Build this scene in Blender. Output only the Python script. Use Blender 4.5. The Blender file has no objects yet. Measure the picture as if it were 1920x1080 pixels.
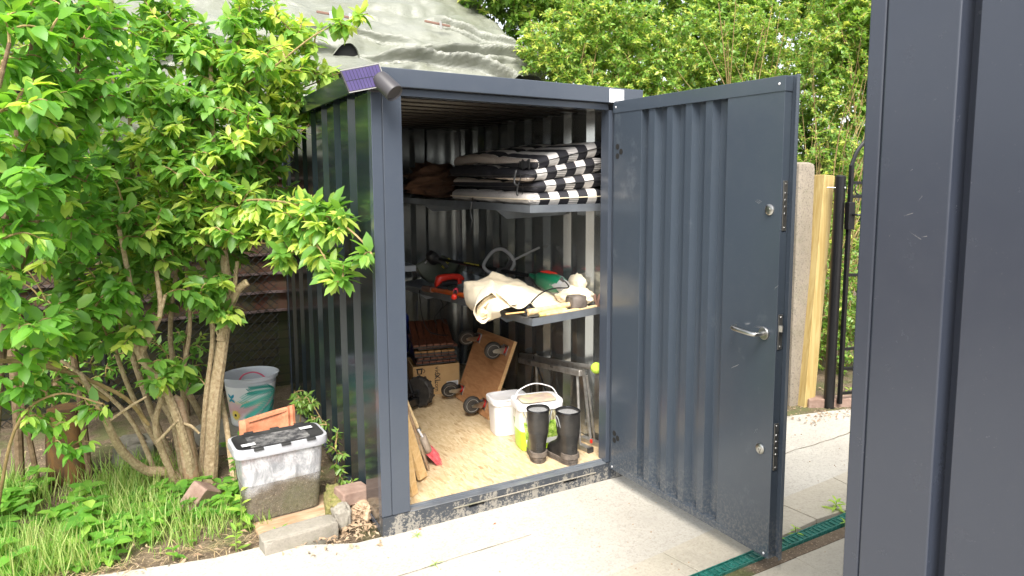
import bpy, bmesh, math, random
import numpy as np
from mathutils import Vector, Matrix, noise
S = bpy.context.scene
R = math.radians
# ---------------------------------------------------------------- camera
cd = bpy.data.cameras.new('camera'); cam = bpy.data.objects.new('camera', cd)
S.collection.objects.link(cam); S.camera = cam
YAW, PITCH, ROLL = 0.5502, 0.1112, 0.0049
cf = Vector((math.sin(YAW)*math.cos(PITCH), math.cos(YAW)*math.cos(PITCH), -math.sin(PITCH)))
cr = cf.cross(Vector((0, 0, 1))).normalized(); cu = cr.cross(cf)
rr = math.cos(ROLL)*cr + math.sin(ROLL)*cu; uu = -math.sin(ROLL)*cr + math.cos(ROLL)*cu
cam.matrix_world = Matrix(((rr.x, uu.x, -cf.x, -0.8731), (rr.y, uu.y, -cf.y, -3.1919), (rr.z, uu.z, -cf.z, 1.6952), (0, 0, 0, 1)))
cd.sensor_width = 36; cd.lens = 1311.03/1920*36
cd.shift_x = -122.35/1920; cd.shift_y = -52.18/1920
cd.clip_end = 500; cd.clip_start = 0.05
cd.dof.use_dof = True; cd.dof.focus_distance = 3.9; cd.dof.aperture_fstop = 10
# ---------------------------------------------------------------- light
w = bpy.data.worlds.new("World"); S.world = w; w.use_nodes = True
nt = w.node_tree; nt.nodes.clear()
sky = nt.nodes.new('ShaderNodeTexSky'); sky.sky_type = 'NISHITA'; sky.sun_disc = False
SUN_EL, SUN_AZ = R(52), R(208)      # azimuth clockwise from +Y
sky.sun_elevation = SUN_EL; sky.sun_rotation = SUN_AZ; sky.dust_density = 3
hs = nt.nodes.new('ShaderNodeHueSaturation'); hs.inputs['Saturation'].default_value = 0.28
bg = nt.nodes.new('ShaderNodeBackground'); bg.inputs[1].default_value = 0.15
wo = nt.nodes.new('ShaderNodeOutputWorld')
nt.links.new(sky.outputs[0], hs.inputs['Color']); nt.links.new(hs.outputs[0], bg.inputs[0]); nt.links.new(bg.outputs[0], wo.inputs[0])
sd = bpy.data.lights.new('sun', 'SUN'); sun = bpy.data.objects.new('sun', sd); S.collection.objects.link(sun)
sd.energy = 2.6; sd.angle = R(32); sd.color = (1, .95, .87)
sv = Vector((math.sin(SUN_AZ)*math.cos(SUN_EL), math.cos(SUN_AZ)*math.cos(SUN_EL), math.sin(SUN_EL)))
sun.rotation_euler = sv.to_track_quat('Z', 'Y').to_euler()
S.view_settings.view_transform = 'Standard'; S.view_settings.look = 'None'
S.view_settings.exposure = 1.42; S.view_settings.gamma = 1
rng = random.Random(7)
NP = np.random.RandomState(5)

# ---------------------------------------------------------------- materials
M = {}
def mat(name, col, rough=.6, metal=0., spec=.5, col2=None, sc=8., det=4., lo=.35, hi=.65, bump=0., bsc=60., coat=0., trans=0., alpha=1., stretch=None, sheen=0.):
    m = bpy.data.materials.new(name); m.use_nodes = True; n = m.node_tree.nodes; l = m.node_tree.links
    b = n['Principled BSDF']
    b.inputs['Base Color'].default_value = (*col, 1); b.inputs['Roughness'].default_value = rough
    b.inputs['Metallic'].default_value = metal; b.inputs['Specular IOR Level'].default_value = spec
    b.inputs['Coat Weight'].default_value = coat; b.inputs['Transmission Weight'].default_value = trans
    b.inputs['Alpha'].default_value = alpha; b.inputs['Sheen Weight'].default_value = sheen
    tc = n.new('ShaderNodeTexCoord'); vec = tc.outputs['Object']
    if stretch:
        mp = n.new('ShaderNodeMapping'); mp.inputs['Scale'].default_value = stretch; l.new(vec, mp.inputs[0]); vec = mp.outputs[0]
    if col2:
        t = n.new('ShaderNodeTexNoise'); t.inputs['Scale'].default_value = sc; t.inputs['Detail'].default_value = det; t.inputs['Roughness'].default_value = .65
        l.new(vec, t.inputs['Vector'])
        r = n.new('ShaderNodeValToRGB'); r.color_ramp.elements[0].position = lo; r.color_ramp.elements[1].position = hi
        r.color_ramp.elements[0].color = (*col, 1); r.color_ramp.elements[1].color = (*col2, 1)
        l.new(t.outputs['Fac'], r.inputs[0]); l.new(r.outputs[0], b.inputs['Base Color'])
    if bump:
        t2 = n.new('ShaderNodeTexNoise'); t2.inputs['Scale'].default_value = bsc; t2.inputs['Detail'].default_value = 5
        l.new(vec, t2.inputs['Vector'])
        bp = n.new('ShaderNodeBump'); bp.inputs['Strength'].default_value = bump; bp.inputs['Distance'].default_value = .01
        l.new(t2.outputs['Fac'], bp.inputs['Height']); l.new(bp.outputs[0], b.inputs['Normal'])
    M[name] = m
    return m
class N:
    """small helper for hand-wired node materials"""
    def __init__(s, name, rough=.6):
        s.m = bpy.data.materials.new(name); s.m.use_nodes = True; s.t = s.m.node_tree; s.b = s.t.nodes['Principled BSDF']
        s.b.inputs['Roughness'].default_value = rough
        s.obj = s.t.nodes.new('ShaderNodeTexCoord').outputs['Object']; M[name] = s.m
    def lk(s, a, b): s.t.links.new(a, b)
    def map(s, sc=(1, 1, 1), rot=(0, 0, 0), loc=(0, 0, 0), v=None):
        n = s.t.nodes.new('ShaderNodeMapping'); n.inputs['Scale'].default_value = sc; n.inputs['Rotation'].default_value = rot; n.inputs['Location'].default_value = loc
        s.lk(v or s.obj, n.inputs[0]); return n.outputs[0]
    def noise(s, v=None, sc=5, det=4, rough=.6, dist=0):
        n = s.t.nodes.new('ShaderNodeTexNoise'); n.inputs['Scale'].default_value = sc; n.inputs['Detail'].default_value = det
        n.inputs['Roughness'].default_value = rough; n.inputs['Distortion'].default_value = dist; s.lk(v or s.obj, n.inputs['Vector']); return n.outputs['Fac']
    def vor(s, v=None, sc=5, out='Distance', feat='F1', rand=1):
        n = s.t.nodes.new('ShaderNodeTexVoronoi'); n.inputs['Scale'].default_value = sc; n.feature = feat; n.inputs['Randomness'].default_value = rand; s.lk(v or s.obj, n.inputs['Vector']); return n.outputs[out]
    def ramp(s, f, stops, interp='LINEAR'):
        n = s.t.nodes.new('ShaderNodeValToRGB'); e = n.color_ramp; e.interpolation = interp
        while len(e.elements) < len(stops): e.elements.new(.5)
        for q, (p, c) in zip(e.elements, stops): q.position = p; q.color = (*c, 1) if len(c) == 3 else c
        s.lk(f, n.inputs[0]); return n.outputs[0]
    def mix(s, f, a, b, mode='MIX'):
        n = s.t.nodes.new('ShaderNodeMix'); n.data_type = 'RGBA'; n.blend_type = mode
        for val, k in ((f, 0), (a, 6), (b, 7)):
            if isinstance(val, (int, float)): n.inputs[k].default_value = val
            elif isinstance(val, tuple): n.inputs[k].default_value = (*val, 1)
            else: s.lk(val, n.inputs[k])
        return n.outputs[2]
    def math(s, op, a, b=0., c=0.):
        n = s.t.nodes.new('ShaderNodeMath'); n.operation = op
        for i, val in enumerate((a, b, c)):
            if isinstance(val, (int, float)): n.inputs[i].default_value = val
            else: s.lk(val, n.inputs[i])
        return n.outputs[0]
    def sep(s, v=None):
        n = s.t.nodes.new('ShaderNodeSeparateXYZ'); s.lk(v or s.obj, n.inputs[0]); return n.outputs
    def col(s, c): s.lk(c, s.b.inputs['Base Color']); return s
    def rough(s, c): s.lk(c, s.b.inputs['Roughness']); return s
    def bump(s, h, st=.3, d=.01):
        n = s.t.nodes.new('ShaderNodeBump'); n.inputs['Strength'].default_value = st; n.inputs['Distance'].default_value = d
        s.lk(h, n.inputs['Height']); s.lk(n.outputs[0], s.b.inputs['Normal']); return s
K = (0, 0, 0); W1 = (1, 1, 1)
# anthracite powder-coated sheet, with dust and fine scratches
def paint(name, c, r0=.2, dust=.25, metal=0., foot=0.):
    p = N(name, r0)
    big = p.noise(sc=1.6, det=5); fine = p.noise(sc=14, det=6, rough=.7)
    sp = p.ramp(p.noise(sc=160, det=2), [(.70, K), (.78, W1)])
    d = p.ramp(p.math('MULTIPLY', big, fine), [(.22, K), (.48, W1)])
    c1 = p.mix(p.math('MULTIPLY', d, dust*.16), c, (.30, .29, .26))
    c2 = p.mix(p.math('MULTIPLY', sp, dust*.6), c1, (.45, .43, .38))
    if foot:   # mud splash fading up from the ground, plus a few dusty smudges
        zz = p.sep()[2]; sp2 = p.ramp(p.noise(sc=70, det=6, rough=.8), [(.46, K), (.60, W1)])
        low = p.ramp(p.math('ADD', zz, p.math('MULTIPLY', p.noise(sc=6, det=4), .2)), [(.10, W1), (.42, K)])
        c2 = p.mix(p.math('MULTIPLY', p.math('MULTIPLY', sp2, low), foot), c2, (.40, .37, .31))
        sm = p.ramp(p.noise(p.map((3.2, 3.2, 2.2)), sc=1.3, det=7, rough=.75), [(.60, K), (.70, W1)])
        c2 = p.mix(p.math('MULTIPLY', p.math('MULTIPLY', sm, fine), foot*.6), c2, (.38, .40, .42))
    p.col(c2).rough(p.ramp(fine, [(.3, (r0*.92,)*3), (.75, (r0*1.15,)*3)]))
    p.b.inputs['Specular IOR Level'].default_value = .62; p.b.inputs['Metallic'].default_value = metal
    p.bump(p.noise(sc=2.2, det=2), .12, .02)
    return p
paint('paint', (.052, .063, .083), .22, .15)
paint('paint_door', (.046, .059, .077), .21, .18, foot=.26)
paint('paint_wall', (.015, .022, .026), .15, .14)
paint('paint_near', (.031, .037, .053), .25, .10)
q_ = paint('paint_inside', (.42, .44, .44), .17, .25, .82)
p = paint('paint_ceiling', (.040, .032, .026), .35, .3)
# splashed rail: paint below, cement splashes
p = N('paint_rail', .35); z = p.sep()[2]
n1 = p.noise(sc=95, det=3, rough=.75); n2 = p.noise(p.map((9, 9, 2.2)), sc=2.5, det=6)
th = p.math('ADD', n1, p.math('MULTIPLY', p.math('SUBTRACT', .075, z), 1.6))
th = p.math('ADD', th, p.math('MULTIPLY', p.math('SUBTRACT', n2, .54), .9))
xl = p.math('MINIMUM', p.math('MULTIPLY', p.sep()[0], 1.4), .12)
th = p.math('ADD', th, xl)
p.col(p.mix(p.ramp(th, [(.60, K), (.72, (.85,)*3)]), (.040, .046, .056), (.27, .25, .215)))
# concrete with exposed aggregate
def conc(name, a, b, spot=(.20, .18, .155), speck=.32, moss=0.):
    p = N(name, .85)
    v = p.vor(sc=110, out='Color'); g = p.t.nodes.new('ShaderNodeRGBToBW'); p.lk(v, g.inputs[0]); gv = g.outputs[0]
    base = p.mix(p.ramp(p.noise(sc=1.1, det=7, rough=.65), [(.32, K), (.68, W1)]), a, b)
    c = p.mix(p.ramp(gv, [(.18, (speck,)*3), (.34, K)]), base, spot)
    c = p.mix(p.ramp(p.noise(sc=55, det=4, rough=.8), [(.36, (.35,)*3), (.52, K)]), c, tuple(x*.66 for x in a))
    c = p.mix(p.ramp(p.noise(sc=4.2, det=8, rough=.75), [(.50, K), (.74, (.5,)*3)]), c, tuple(x*.68 for x in b))
    if moss: c = p.mix(p.ramp(p.noise(sc=3.5, det=9, rough=.8), [(.5, K), (.66, (moss,)*3)]), c, (.10, .11, .045))
    p.col(c).bump(p.math('ADD', gv, p.noise(sc=70, det=5)), .5, .004); return p
conc('concrete', (.385, .36, .31), (.48, .455, .40))
conc('slab', (.37, .335, .265), (.44, .40, .325), speck=.2, moss=.15)
conc('kerbstone', (.22, .20, .165), (.33, .30, .25), moss=.5)
conc('post_concrete', (.20, .17, .13), (.30, .26, .205), (.10, .085, .07), .6, moss=.35)
# soil with litter
p = N('soil', .95)
c = p.mix(p.ramp(p.noise(sc=9, det=8, rough=.8), [(.3, K), (.7, W1)]), (.06, .04, .025), (.21, .155, .10))
c = p.mix(p.ramp(p.vor(sc=75), [(.12, W1), (.3, K)]), c, (.33, .25, .17))
c = p.mix(p.ramp(p.noise(sc=2.2, det=6), [(.52, K), (.62, (.7,)*3)]), c, (.09, .11, .03))
p.col(c).bump(p.noise(sc=40, det=7), .9, .02)
# OSB : several layers of short strands lying every way
p = N('osb', .42)
col = None
fl = p.map((1, 1, 0)); 
for i, (ang, sc, off) in enumerate(((.3, 1, 0), (1.35, 1.2, 3), (-.55, .9, 7), (2.2, 1.05, 11), (.85, 1.3, 17), (-1.1, 1.15, 23))):
    v = p.vor(p.map((62*sc, 15*sc, 1), (0, 0, ang), (off, off*.7, 0), fl), sc=1.0, out='Color')
    g = p.t.nodes.new('ShaderNodeSeparateColor'); p.lk(v, g.inputs[0])
    cc = p.ramp(g.outputs[0], [(0, (.44, .31, .165)), (.25, (.54, .41, .24)), (.6, (.59, .46, .28)), (.95, (.65, .52, .34)), (.993, (.36, .24, .12))])
    col = cc if col is None else p.mix(p.ramp(g.outputs[1], [(.48, K), (.56, W1)]), col, cc)
col = p.mix(p.ramp(p.noise(p.map((90, 16, 1), (0, 0, .5)), sc=1, det=5), [(.34, (.4,)*3), (.55, K)]), col, (.42, .28, .14))
col = p.mix(p.ramp(p.noise(p.map((20, 80, 1), (0, 0, .2)), sc=1, det=5), [(.34, (.35,)*3), (.5, K)]), col, (.42, .28, .14))
col = p.mix(p.ramp(p.noise(sc=1.5, det=5), [(.5, K), (.72, (.4,)*3)]), col, (.56, .47, .35))
p.col(col).bump(p.noise(sc=35, det=5), .15, .003)
def wood(name, a, b, sc=(18, 1.6, 18), rough=.6, knots=True):
    p = N(name, rough)
    g = p.noise(p.map(sc), sc=2.2, det=6, rough=.6, dist=1.2)
    c = p.mix(p.ramp(g, [(.35, K), (.62, W1)]), a, b)
    if knots: c = p.mix(p.ramp(p.noise(p.map((4, 1.3, 4)), sc=2, det=2), [(.68, K), (.78, (.8,)*3)]), c, tuple(x*.55 for x in a))
    p.col(c).bump(g, .2, .003); return p
wood('pine', (.60, .37, .15), (.72, .50, .25)); wood('pine_z', (.36, .25, .085), (.48, .37, .16), (16, 16, 1.1))
wood('dolly_ply', (.40, .18, .075), (.52, .27, .125), (3, 3, 16)); wood('ply_edge', (.62, .36, .16), (.75, .47, .22), (6, 6, 40), knots=False)
wood('acacia', (.07, .022, .012), (.16, .055, .026), (30, 4, 30), .45, False)
wood('acacia_pale', (.24, .11, .03), (.32, .17, .05), (30, 4, 30), .45, False)
wood('handle_wood', (.52, .36, .17), (.68, .52, .30), (14, 14, 14), knots=False)
wood('old_wood', (.30, .18, .10), (.44, .33, .22), (3, 12, 12)); wood('stump_wood', (.045, .025, .010), (.12, .058, .014), (11, 11, 3), .9)
mat('bark', (.27, .19, .10), .9, col2=(.47, .37, .23), sc=70, det=6, bump=.7, bsc=90, stretch=(1, 1, .8))
mat('bark_dark', (.10, .06, .03), .9, col2=(.20, .14, .08), sc=22, det=6, bump=.8, bsc=40)
mat('twig', (.20, .14, .05), .8, col2=(.34, .24, .11), sc=20)
mat('cut_wood', (.62, .48, .28), .8)
mat('rubber', (.018, .017, .016), .55, col2=(.05, .045, .04), sc=18, bump=.2)
mat('boot_rubber', (.020, .019, .018), .36, col2=(.065, .058, .050), sc=9, det=8, lo=.42, hi=.8, bump=.15, bsc=30)
mat('boot_sole', (.065, .052, .042), .85, col2=(.15, .12, .095), sc=30)
mat('boot_lining', (.15, .15, .15), .95, col2=(.30, .30, .30), sc=220, det=2, bump=.5, bsc=200)
mat('steel', (.55, .55, .53), .28, 1., col2=(.38, .37, .35), sc=20)
mat('rim_grey', (.42, .42, .40), .35, .3)
mat('lid_dirty', (.035, .035, .038), .5, col2=(.22, .215, .21), sc=22, det=8, lo=.42, hi=.66)
mat('handle_pink', (.55, .10, .16), .4)
mat('steel_dull', (.32, .31, .29), .42, .9, col2=(.20, .19, .17), sc=14)
mat('aluminium', (.50, .48, .45), .42, .75, col2=(.30, .275, .24), sc=16, det=7, bump=.15)
mat('shelf_steel', (.30, .325, .355), .28, .6, col2=(.22, .24, .27), sc=6)
mat('black_plastic', (.018, .018, .020), .4, col2=(.04, .04, .04), sc=12)
mat('black_gloss', (.012, .012, .013), .25)
mat('gate_black', (.006, .006, .007), .38)
mat('grey_plastic', (.25, .255, .26), .42); mat('guard_plastic', (.10, .12, .085), .45, col2=(.14, .155, .115), sc=6)
mat('green_plastic', (.008, .12, .06), .28); mat('red_plastic', (.72, .035, .018), .35); mat('pink_plastic', (.72, .06, .10), .35)
mat('orange_paint', (.72, .13, .015), .4, col2=(.38, .10, .02), sc=14)
mat('white_plastic', (.80, .79, .80), .32, col2=(.72, .71, .71), sc=4); mat('milky_plastic', (.66, .68, .74), .3, alpha=.75)
mat('rim_plastic', (.42, .43, .46), .35, col2=(.32, .32, .34), sc=9)
mat('tub_clear', (.64, .66, .70), .28, alpha=.55, col2=(.50, .52, .56), sc=7)
mat('yellow_wood', (.66, .52, .12), .55, col2=(.70, .60, .28), sc=20)
mat('castor_red', (.42, .015, .012), .4)
mat('cardboard', (.44, .27, .115), .8, col2=(.52, .33, .15), sc=5, bump=.05, bsc=20)
mat('print_black', (.015, .013, .012), .7); mat('paper', (.80, .80, .80), .6, col2=(.70, .70, .71), sc=60, det=3, lo=.5, hi=.7)
mat('white_label', (.62, .62, .64), .5)
mat('yellow_print', (.62, .55, .04), .5)
mat('canvas', (.80, .71, .53), .9, col2=(.70, .60, .43), sc=5, det=6, bump=.35, bsc=16, sheen=.2)
mat('canvas_inside', (.72, .44, .16), .9)
mat('brown_cloth', (.17, .088, .052), .9, col2=(.10, .055, .034), sc=8, bump=.3, bsc=25)
mat('tennis', (.50, .68, .07), .95, col2=(.36, .52, .05), sc=40, bump=.7, bsc=120)
mat('solar_cell', (.048, .034, .115), .25, col2=(.07, .05, .15), sc=6); mat('lamp_body', (.045, .042, .045), .42)
mat('pale_edge', (.30, .29, .28), .4)
mat('blue_plastic', (.01, .03, .35), .3)
mat('terracotta', (.44, .155, .075), .8, col2=(.56, .24, .13), sc=16, bump=.3)
mat('paver', (.20, .125, .095), .85, col2=(.31, .22, .175), sc=9, det=7, bump=.5, bsc=45)
mat('rubble', (.44, .33, .22), .9, col2=(.28, .18, .11), sc=14, bump=.8, bsc=30)
mat('moss', (.13, .14, .03), .95, col2=(.24, .20, .08), sc=30, bump=.9, bsc=80)
mat('galv_wire', (.04, .04, .04), .5, .5)
mat('drain_green', (.006, .085, .065), .3, col2=(.03, .17, .14), sc=45, det=6, bump=.6, bsc=90)
mat('bristle', (.62, .07, .09), .7, col2=(.78, .20, .22), sc=60)
mat('brush_wood', (.28, .22, .17), .7, col2=(.36, .29, .22), sc=30)
mat('mallet_head', (.075, .062, .052), .6, col2=(.17, .14, .12), sc=16, det=8, bump=.7, bsc=35)
mat('rust', (.20, .11, .08), .6)
mat('dark_void', (.006, .006, .006), .9)
mat('roof_tile', (.10, .028, .016), .7, col2=(.055, .05, .018), sc=7, det=5, bump=.3)
mat('tile_edge', (.27, .20, .20), .55, col2=(.10, .06, .05), sc=20)
mat('dead_grass', (.42, .33, .19), .9, col2=(.30, .21, .10), sc=20)
# brickwork (garden wall behind)
p = N('brick_wall', .95); bt = p.t.nodes.new('ShaderNodeTexBrick')
p.lk(p.map((1, 1, 1), (R(90), 0, 0)), bt.inputs['Vector']); bt.inputs['Scale'].default_value = 1
for k, v in (('Brick Width', .22), ('Row Height', .075), ('Mortar Size', .007)): bt.inputs[k].default_value = v
bt.inputs['Color1'].default_value = (.035, .033, .016, 1); bt.inputs['Color2'].default_value = (.06, .045, .025, 1); bt.inputs['Mortar'].default_value = (.02, .018, .014, 1)
p.col(p.mix(p.ramp(p.noise(sc=8, det=6), [(.4, K), (.65, (.8,)*3)]), bt.outputs[0], (.035, .045, .015)))
p.bump(bt.outputs['Fac'], -.6, .01)
# tarpaulin
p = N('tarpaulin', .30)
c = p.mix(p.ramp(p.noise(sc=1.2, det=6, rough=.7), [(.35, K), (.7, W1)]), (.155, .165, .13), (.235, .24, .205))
c = p.mix(p.ramp(p.noise(p.map((1, .5, 2.4), (0, 0, .35)), sc=1.8, det=7, rough=.7), [(.50, K), (.62, (.5,)*3)]), c, (.13, .135, .092))  # darker olive bands: fold shade put into the cloth colour
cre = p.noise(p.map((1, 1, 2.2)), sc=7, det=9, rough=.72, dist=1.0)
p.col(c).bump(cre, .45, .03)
# leaves: tone comes from a per-leaf attribute (young leaves are paler)
def leafmat(name, dark, mid, young, tr=.38, rough=.38):
    m = bpy.data.materials.new(name); m.use_nodes = True; t = m.node_tree; n = t.nodes; l = t.links; b = n['Principled BSDF']
    a = n.new('ShaderNodeAttribute'); a.attribute_name = 'tone'
    r = n.new('ShaderNodeValToRGB'); e = r.color_ramp; e.elements.new(.5)
    for q, (p_, c_) in zip(e.elements, ((0, dark), (.5, mid), (1, young))): q.position = p_; q.color = (*c_, 1)
    l.new(a.outputs['Fac'], r.inputs[0]); l.new(r.outputs[0], b.inputs['Base Color'])
    b.inputs['Roughness'].default_value = rough; b.inputs['Specular IOR Level'].default_value = .45
    tl = n.new('ShaderNodeBsdfTranslucent'); h = n.new('ShaderNodeHueSaturation'); h.inputs['Value'].default_value = 1.9; h.inputs['Hue'].default_value = .485; h.inputs['Saturation'].default_value = 1.1
    l.new(r.outputs[0], h.inputs['Color']); l.new(h.outputs[0], tl.inputs[0])
    mx = n.new('ShaderNodeMixShader'); mx.inputs[0].default_value = tr
    l.new(b.outputs[0], mx.inputs[1]); l.new(tl.outputs[0], mx.inputs[2]); l.new(mx.outputs[0], n['Material Output'].inputs[0]); M[name] = m
leafmat('leaf_shrub', (.06, .17, .03), (.17, .345, .06), (.50, .58, .13), .44)
leafmat('leaf_big', (.07, .21, .035), (.15, .34, .05), (.40, .52, .09), .46)
leafmat('leaf_hedge', (.065, .15, .035), (.19, .33, .06), (.50, .54, .13), .38)
leafmat('leaf_grass', (.08, .19, .035), (.21, .36, .075), (.46, .50, .20), .4, .5)
leafmat('leaf_weed', (.06, .18, .03), (.14, .33, .045), (.38, .54, .10), .4)

# ---------------------------------------------------------------- mesh builders
ORG = {}
def link(o): S.collection.objects.link(o); return o
def tag(o, label=None, cat=None, group=None, kind=None):
    for k, v in (('label', label), ('category', cat), ('group', group), ('kind', kind)):
        if v: o[k] = v
    return o
def empty(name, loc, label, cat, group=None):
    o = link(bpy.data.objects.new(name, None)); o.location = loc; o.empty_display_size = .05
    ORG[o.name] = Vector(loc); return tag(o, label, cat, group)
class MB:
    def __init__(s): s.v = []; s.f = []; s.m = []
    def add(s, vs, fs, mi=0):
        k = len(s.v); s.v += [tuple(x) for x in vs]; s.f += [tuple(i+k for i in f) for f in fs]; s.m += [mi]*len(fs); return s
    def box(s, a, b, mi=0):
        (x0, y0, z0), (x1, y1, z1) = a, b
        return s.add([(x0, y0, z0), (x1, y0, z0), (x1, y1, z0), (x0, y1, z0), (x0, y0, z1), (x1, y0, z1), (x1, y1, z1), (x0, y1, z1)],
                     [(0, 3, 2, 1), (4, 5, 6, 7), (0, 1, 5, 4), (1, 2, 6, 5), (2, 3, 7, 6), (3, 0, 4, 7)], mi)
    def obox(s, c, sz, rot, mi=0):
        c = Vector(c); m = rot if isinstance(rot, Matrix) else Matrix.Rotation(rot, 3, 'Z'); h = [x/2 for x in sz]
        vs = [c + m @ Vector((sx*h[0], sy*h[1], sz_*h[2])) for sz_ in (-1, 1) for sx, sy in ((-1, -1), (1, -1), (1, 1), (-1, 1))]
        return s.add(vs, [(0, 3, 2, 1), (4, 5, 6, 7), (0, 1, 5, 4), (1, 2, 6, 5), (2, 3, 7, 6), (3, 0, 4, 7)], mi)
    def bar(s, p, q, w_, h_, up=(0, 0, 1), mi=0):
        p, q = Vector(p), Vector(q); d = (q-p).normalized(); r = d.cross(Vector(up))
        r = r.normalized() if r.length > 1e-4 else Vector((1, 0, 0)); u = r.cross(d)
        vs = [e + r*w_/2*a + u*h_/2*b for e in (p, q) for a, b in ((-1, -1), (1, -1), (1, 1), (-1, 1))]
        return s.add(vs, [(0, 1, 2, 3), (7, 6, 5, 4), (0, 4, 5, 1), (1, 5, 6, 2), (2, 6, 7, 3), (3, 7, 4, 0)], mi)
    def tube(s, pts, rad, n=8, mi=0, cap=True, flat=1.):
        pts = [Vector(p) for p in pts]
        if not hasattr(rad, '__len__'): rad = [rad]*len(pts)
        vs = []; ref = None
        for i, p in enumerate(pts):
            d = (pts[min(i+1, len(pts)-1)] - pts[max(i-1, 0)])
            d = d.normalized() if d.length > 1e-7 else Vector((0, 0, 1))
            if ref is None: ref = d.cross(Vector((0, 0, 1)) if abs(d.z) < .9 else Vector((1, 0, 0)))
            ref = (ref - d*ref.dot(d)); ref = ref.normalized() if ref.length > 1e-6 else d.orthogonal().normalized()
            u = d.cross(ref)
            vs += [p + (ref*math.cos(2*math.pi*k/n) + u*math.sin(2*math.pi*k/n)*flat)*rad[i] for k in range(n)]
        fs = [(i*n+k, i*n+(k+1) % n, (i+1)*n+(k+1) % n, (i+1)*n+k) for i in range(len(pts)-1) for k in range(n)]
        if cap: fs += [tuple(reversed(range(n))), tuple((len(pts)-1)*n+k for k in range(n))]
        return s.add(vs, fs, mi)
    def lathe(s, prof, o=(0, 0, 0), ax=(0, 0, 1), n=32, mi=0, sq=None):
        o = Vector(o); ax = Vector(ax).normalized(); a = ax.orthogonal().normalized() if abs(ax.z) < .999 else Vector((1, 0, 0)); b = ax.cross(a)
        vs = []
        for r, h in prof:
            vs += [o + ax*h + (a*math.cos(2*math.pi*k/n) + b*math.sin(2*math.pi*k/n))*r for k in range(n)]
        fs = [(i*n+k, i*n+(k+1) % n, (i+1)*n+(k+1) % n, (i+1)*n+k) for i in range(len(prof)-1) for k in range(n)]
        if prof[0][0] > 1e-5: fs.append(tuple(reversed(range(n))))
        if prof[-1][0] > 1e-5: fs.append(tuple((len(prof)-1)*n+k for k in range(n)))
        return s.add(vs, fs, mi)
    def loft(s, rings, mi=0, cap=True, closed=True):
        n = len(rings[0]); vs = [p for r in rings for p in r]; kk = n if closed else n-1
        fs = [(i*n+k, i*n+(k+1) % n, (i+1)*n+(k+1) % n, (i+1)*n+k) for i in range(len(rings)-1) for k in range(kk)]
        if cap and closed: fs += [tuple(reversed(range(n))), tuple((len(rings)-1)*n+k for k in range(n))]
        return s.add(vs, fs, mi)
    def prism(s, poly, fn, d0, d1, mi=0):
        """poly: 2-D outline; fn(a, b, d) -> 3-D point"""
        n = len(poly); vs = [fn(a, b, d) for d in (d0, d1) for a, b in poly]
        return s.add(vs, [tuple(reversed(range(n))), tuple(range(n, 2*n))] + [(k, (k+1) % n, n+(k+1) % n, n+k) for k in range(n)], mi)
    def grid(s, fn, nu, nv, mi=0):
        vs = [fn(i/nu, j/nv) for i in range(nu+1) for j in range(nv+1)]
        return s.add(vs, [(i*(nv+1)+j, (i+1)*(nv+1)+j, (i+1)*(nv+1)+j+1, i*(nv+1)+j+1) for i in range(nu) for j in range(nv)], mi)
    def build(s, name, mats, parent=None, smooth=True, bevel=0., seg=2, solid=0., sub=0, ang=35, normals=True):
        root = parent
        while root and root.parent: root = root.parent
        off = ORG[root.name] if root else Vector((0, 0, 0))
        if root is None and s.v:
            lo = np.array(s.v).min(0); hi = np.array(s.v).max(0); off = Vector(((lo[0]+hi[0])/2, (lo[1]+hi[1])/2, lo[2]))
        me = bpy.data.meshes.new(name)
        me.from_pydata([(x-off.x, y-off.y, z-off.z) for x, y, z in s.v], [], s.f)
        for m_ in (mats if isinstance(mats, (list, tuple)) else [mats]): me.materials.append(M[m_])
        me.polygons.foreach_set('material_index', s.m)
        if normals and len(s.f) < 60000:
            bm = bmesh.new(); bm.from_mesh(me); bmesh.ops.recalc_face_normals(bm, faces=bm.faces); bm.to_mesh(me); bm.free()
        if smooth: me.shade_smooth(); me.set_sharp_from_angle(angle=R(ang))
        o = link(bpy.data.objects.new(name, me)); o.parent = parent
        if root is None: o.location = off; ORG[o.name] = off
        if solid: q = o.modifiers.new('s', 'SOLIDIFY'); q.thickness = abs(solid); q.offset = 1 if solid > 0 else -1
        if sub: q = o.modifiers.new('u', 'SUBSURF'); q.levels = sub; q.render_levels = sub
        if bevel: q = o.modifiers.new('b', 'BEVEL'); q.width = bevel; q.segments = seg; q.limit_method = 'ANGLE'; q.angle_limit = R(40)
        return o
def text_mesh(name, body, size, mtx, material, parent, ext=.0006, spacing=1.):
    cu_ = bpy.data.curves.new(name, 'FONT'); cu_.body = body; cu_.size = size; cu_.extrude = ext; cu_.align_x = 'CENTER'; cu_.align_y = 'CENTER'; cu_.space_character = spacing
    t = bpy.data.objects.new(name, cu_); link(t); dg = bpy.context.evaluated_depsgraph_get()
    me = bpy.data.meshes.new_from_object(t.evaluated_get(dg)); me.name = name; bpy.data.objects.remove(t)
    root = parent
    while root.parent: root = root.parent
    me.transform(Matrix.Translation(-ORG[root.name]) @ mtx); me.materials.clear(); me.materials.append(M[material])
    o = link(bpy.data.objects.new(name, me)); o.parent = parent; return o
def frame(o, x, y):
    """4x4 whose X/Y axes are the given directions and origin o"""
    x = Vector(x).normalized(); z_ = x.cross(Vector(y)).normalized(); y = z_.cross(x); o = Vector(o)
    return Matrix(((x.x, y.x, z_.x, o.x), (x.y, y.y, z_.y, o.y), (x.z, y.z, z_.z, o.z), (0, 0, 0, 1)))
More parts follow.
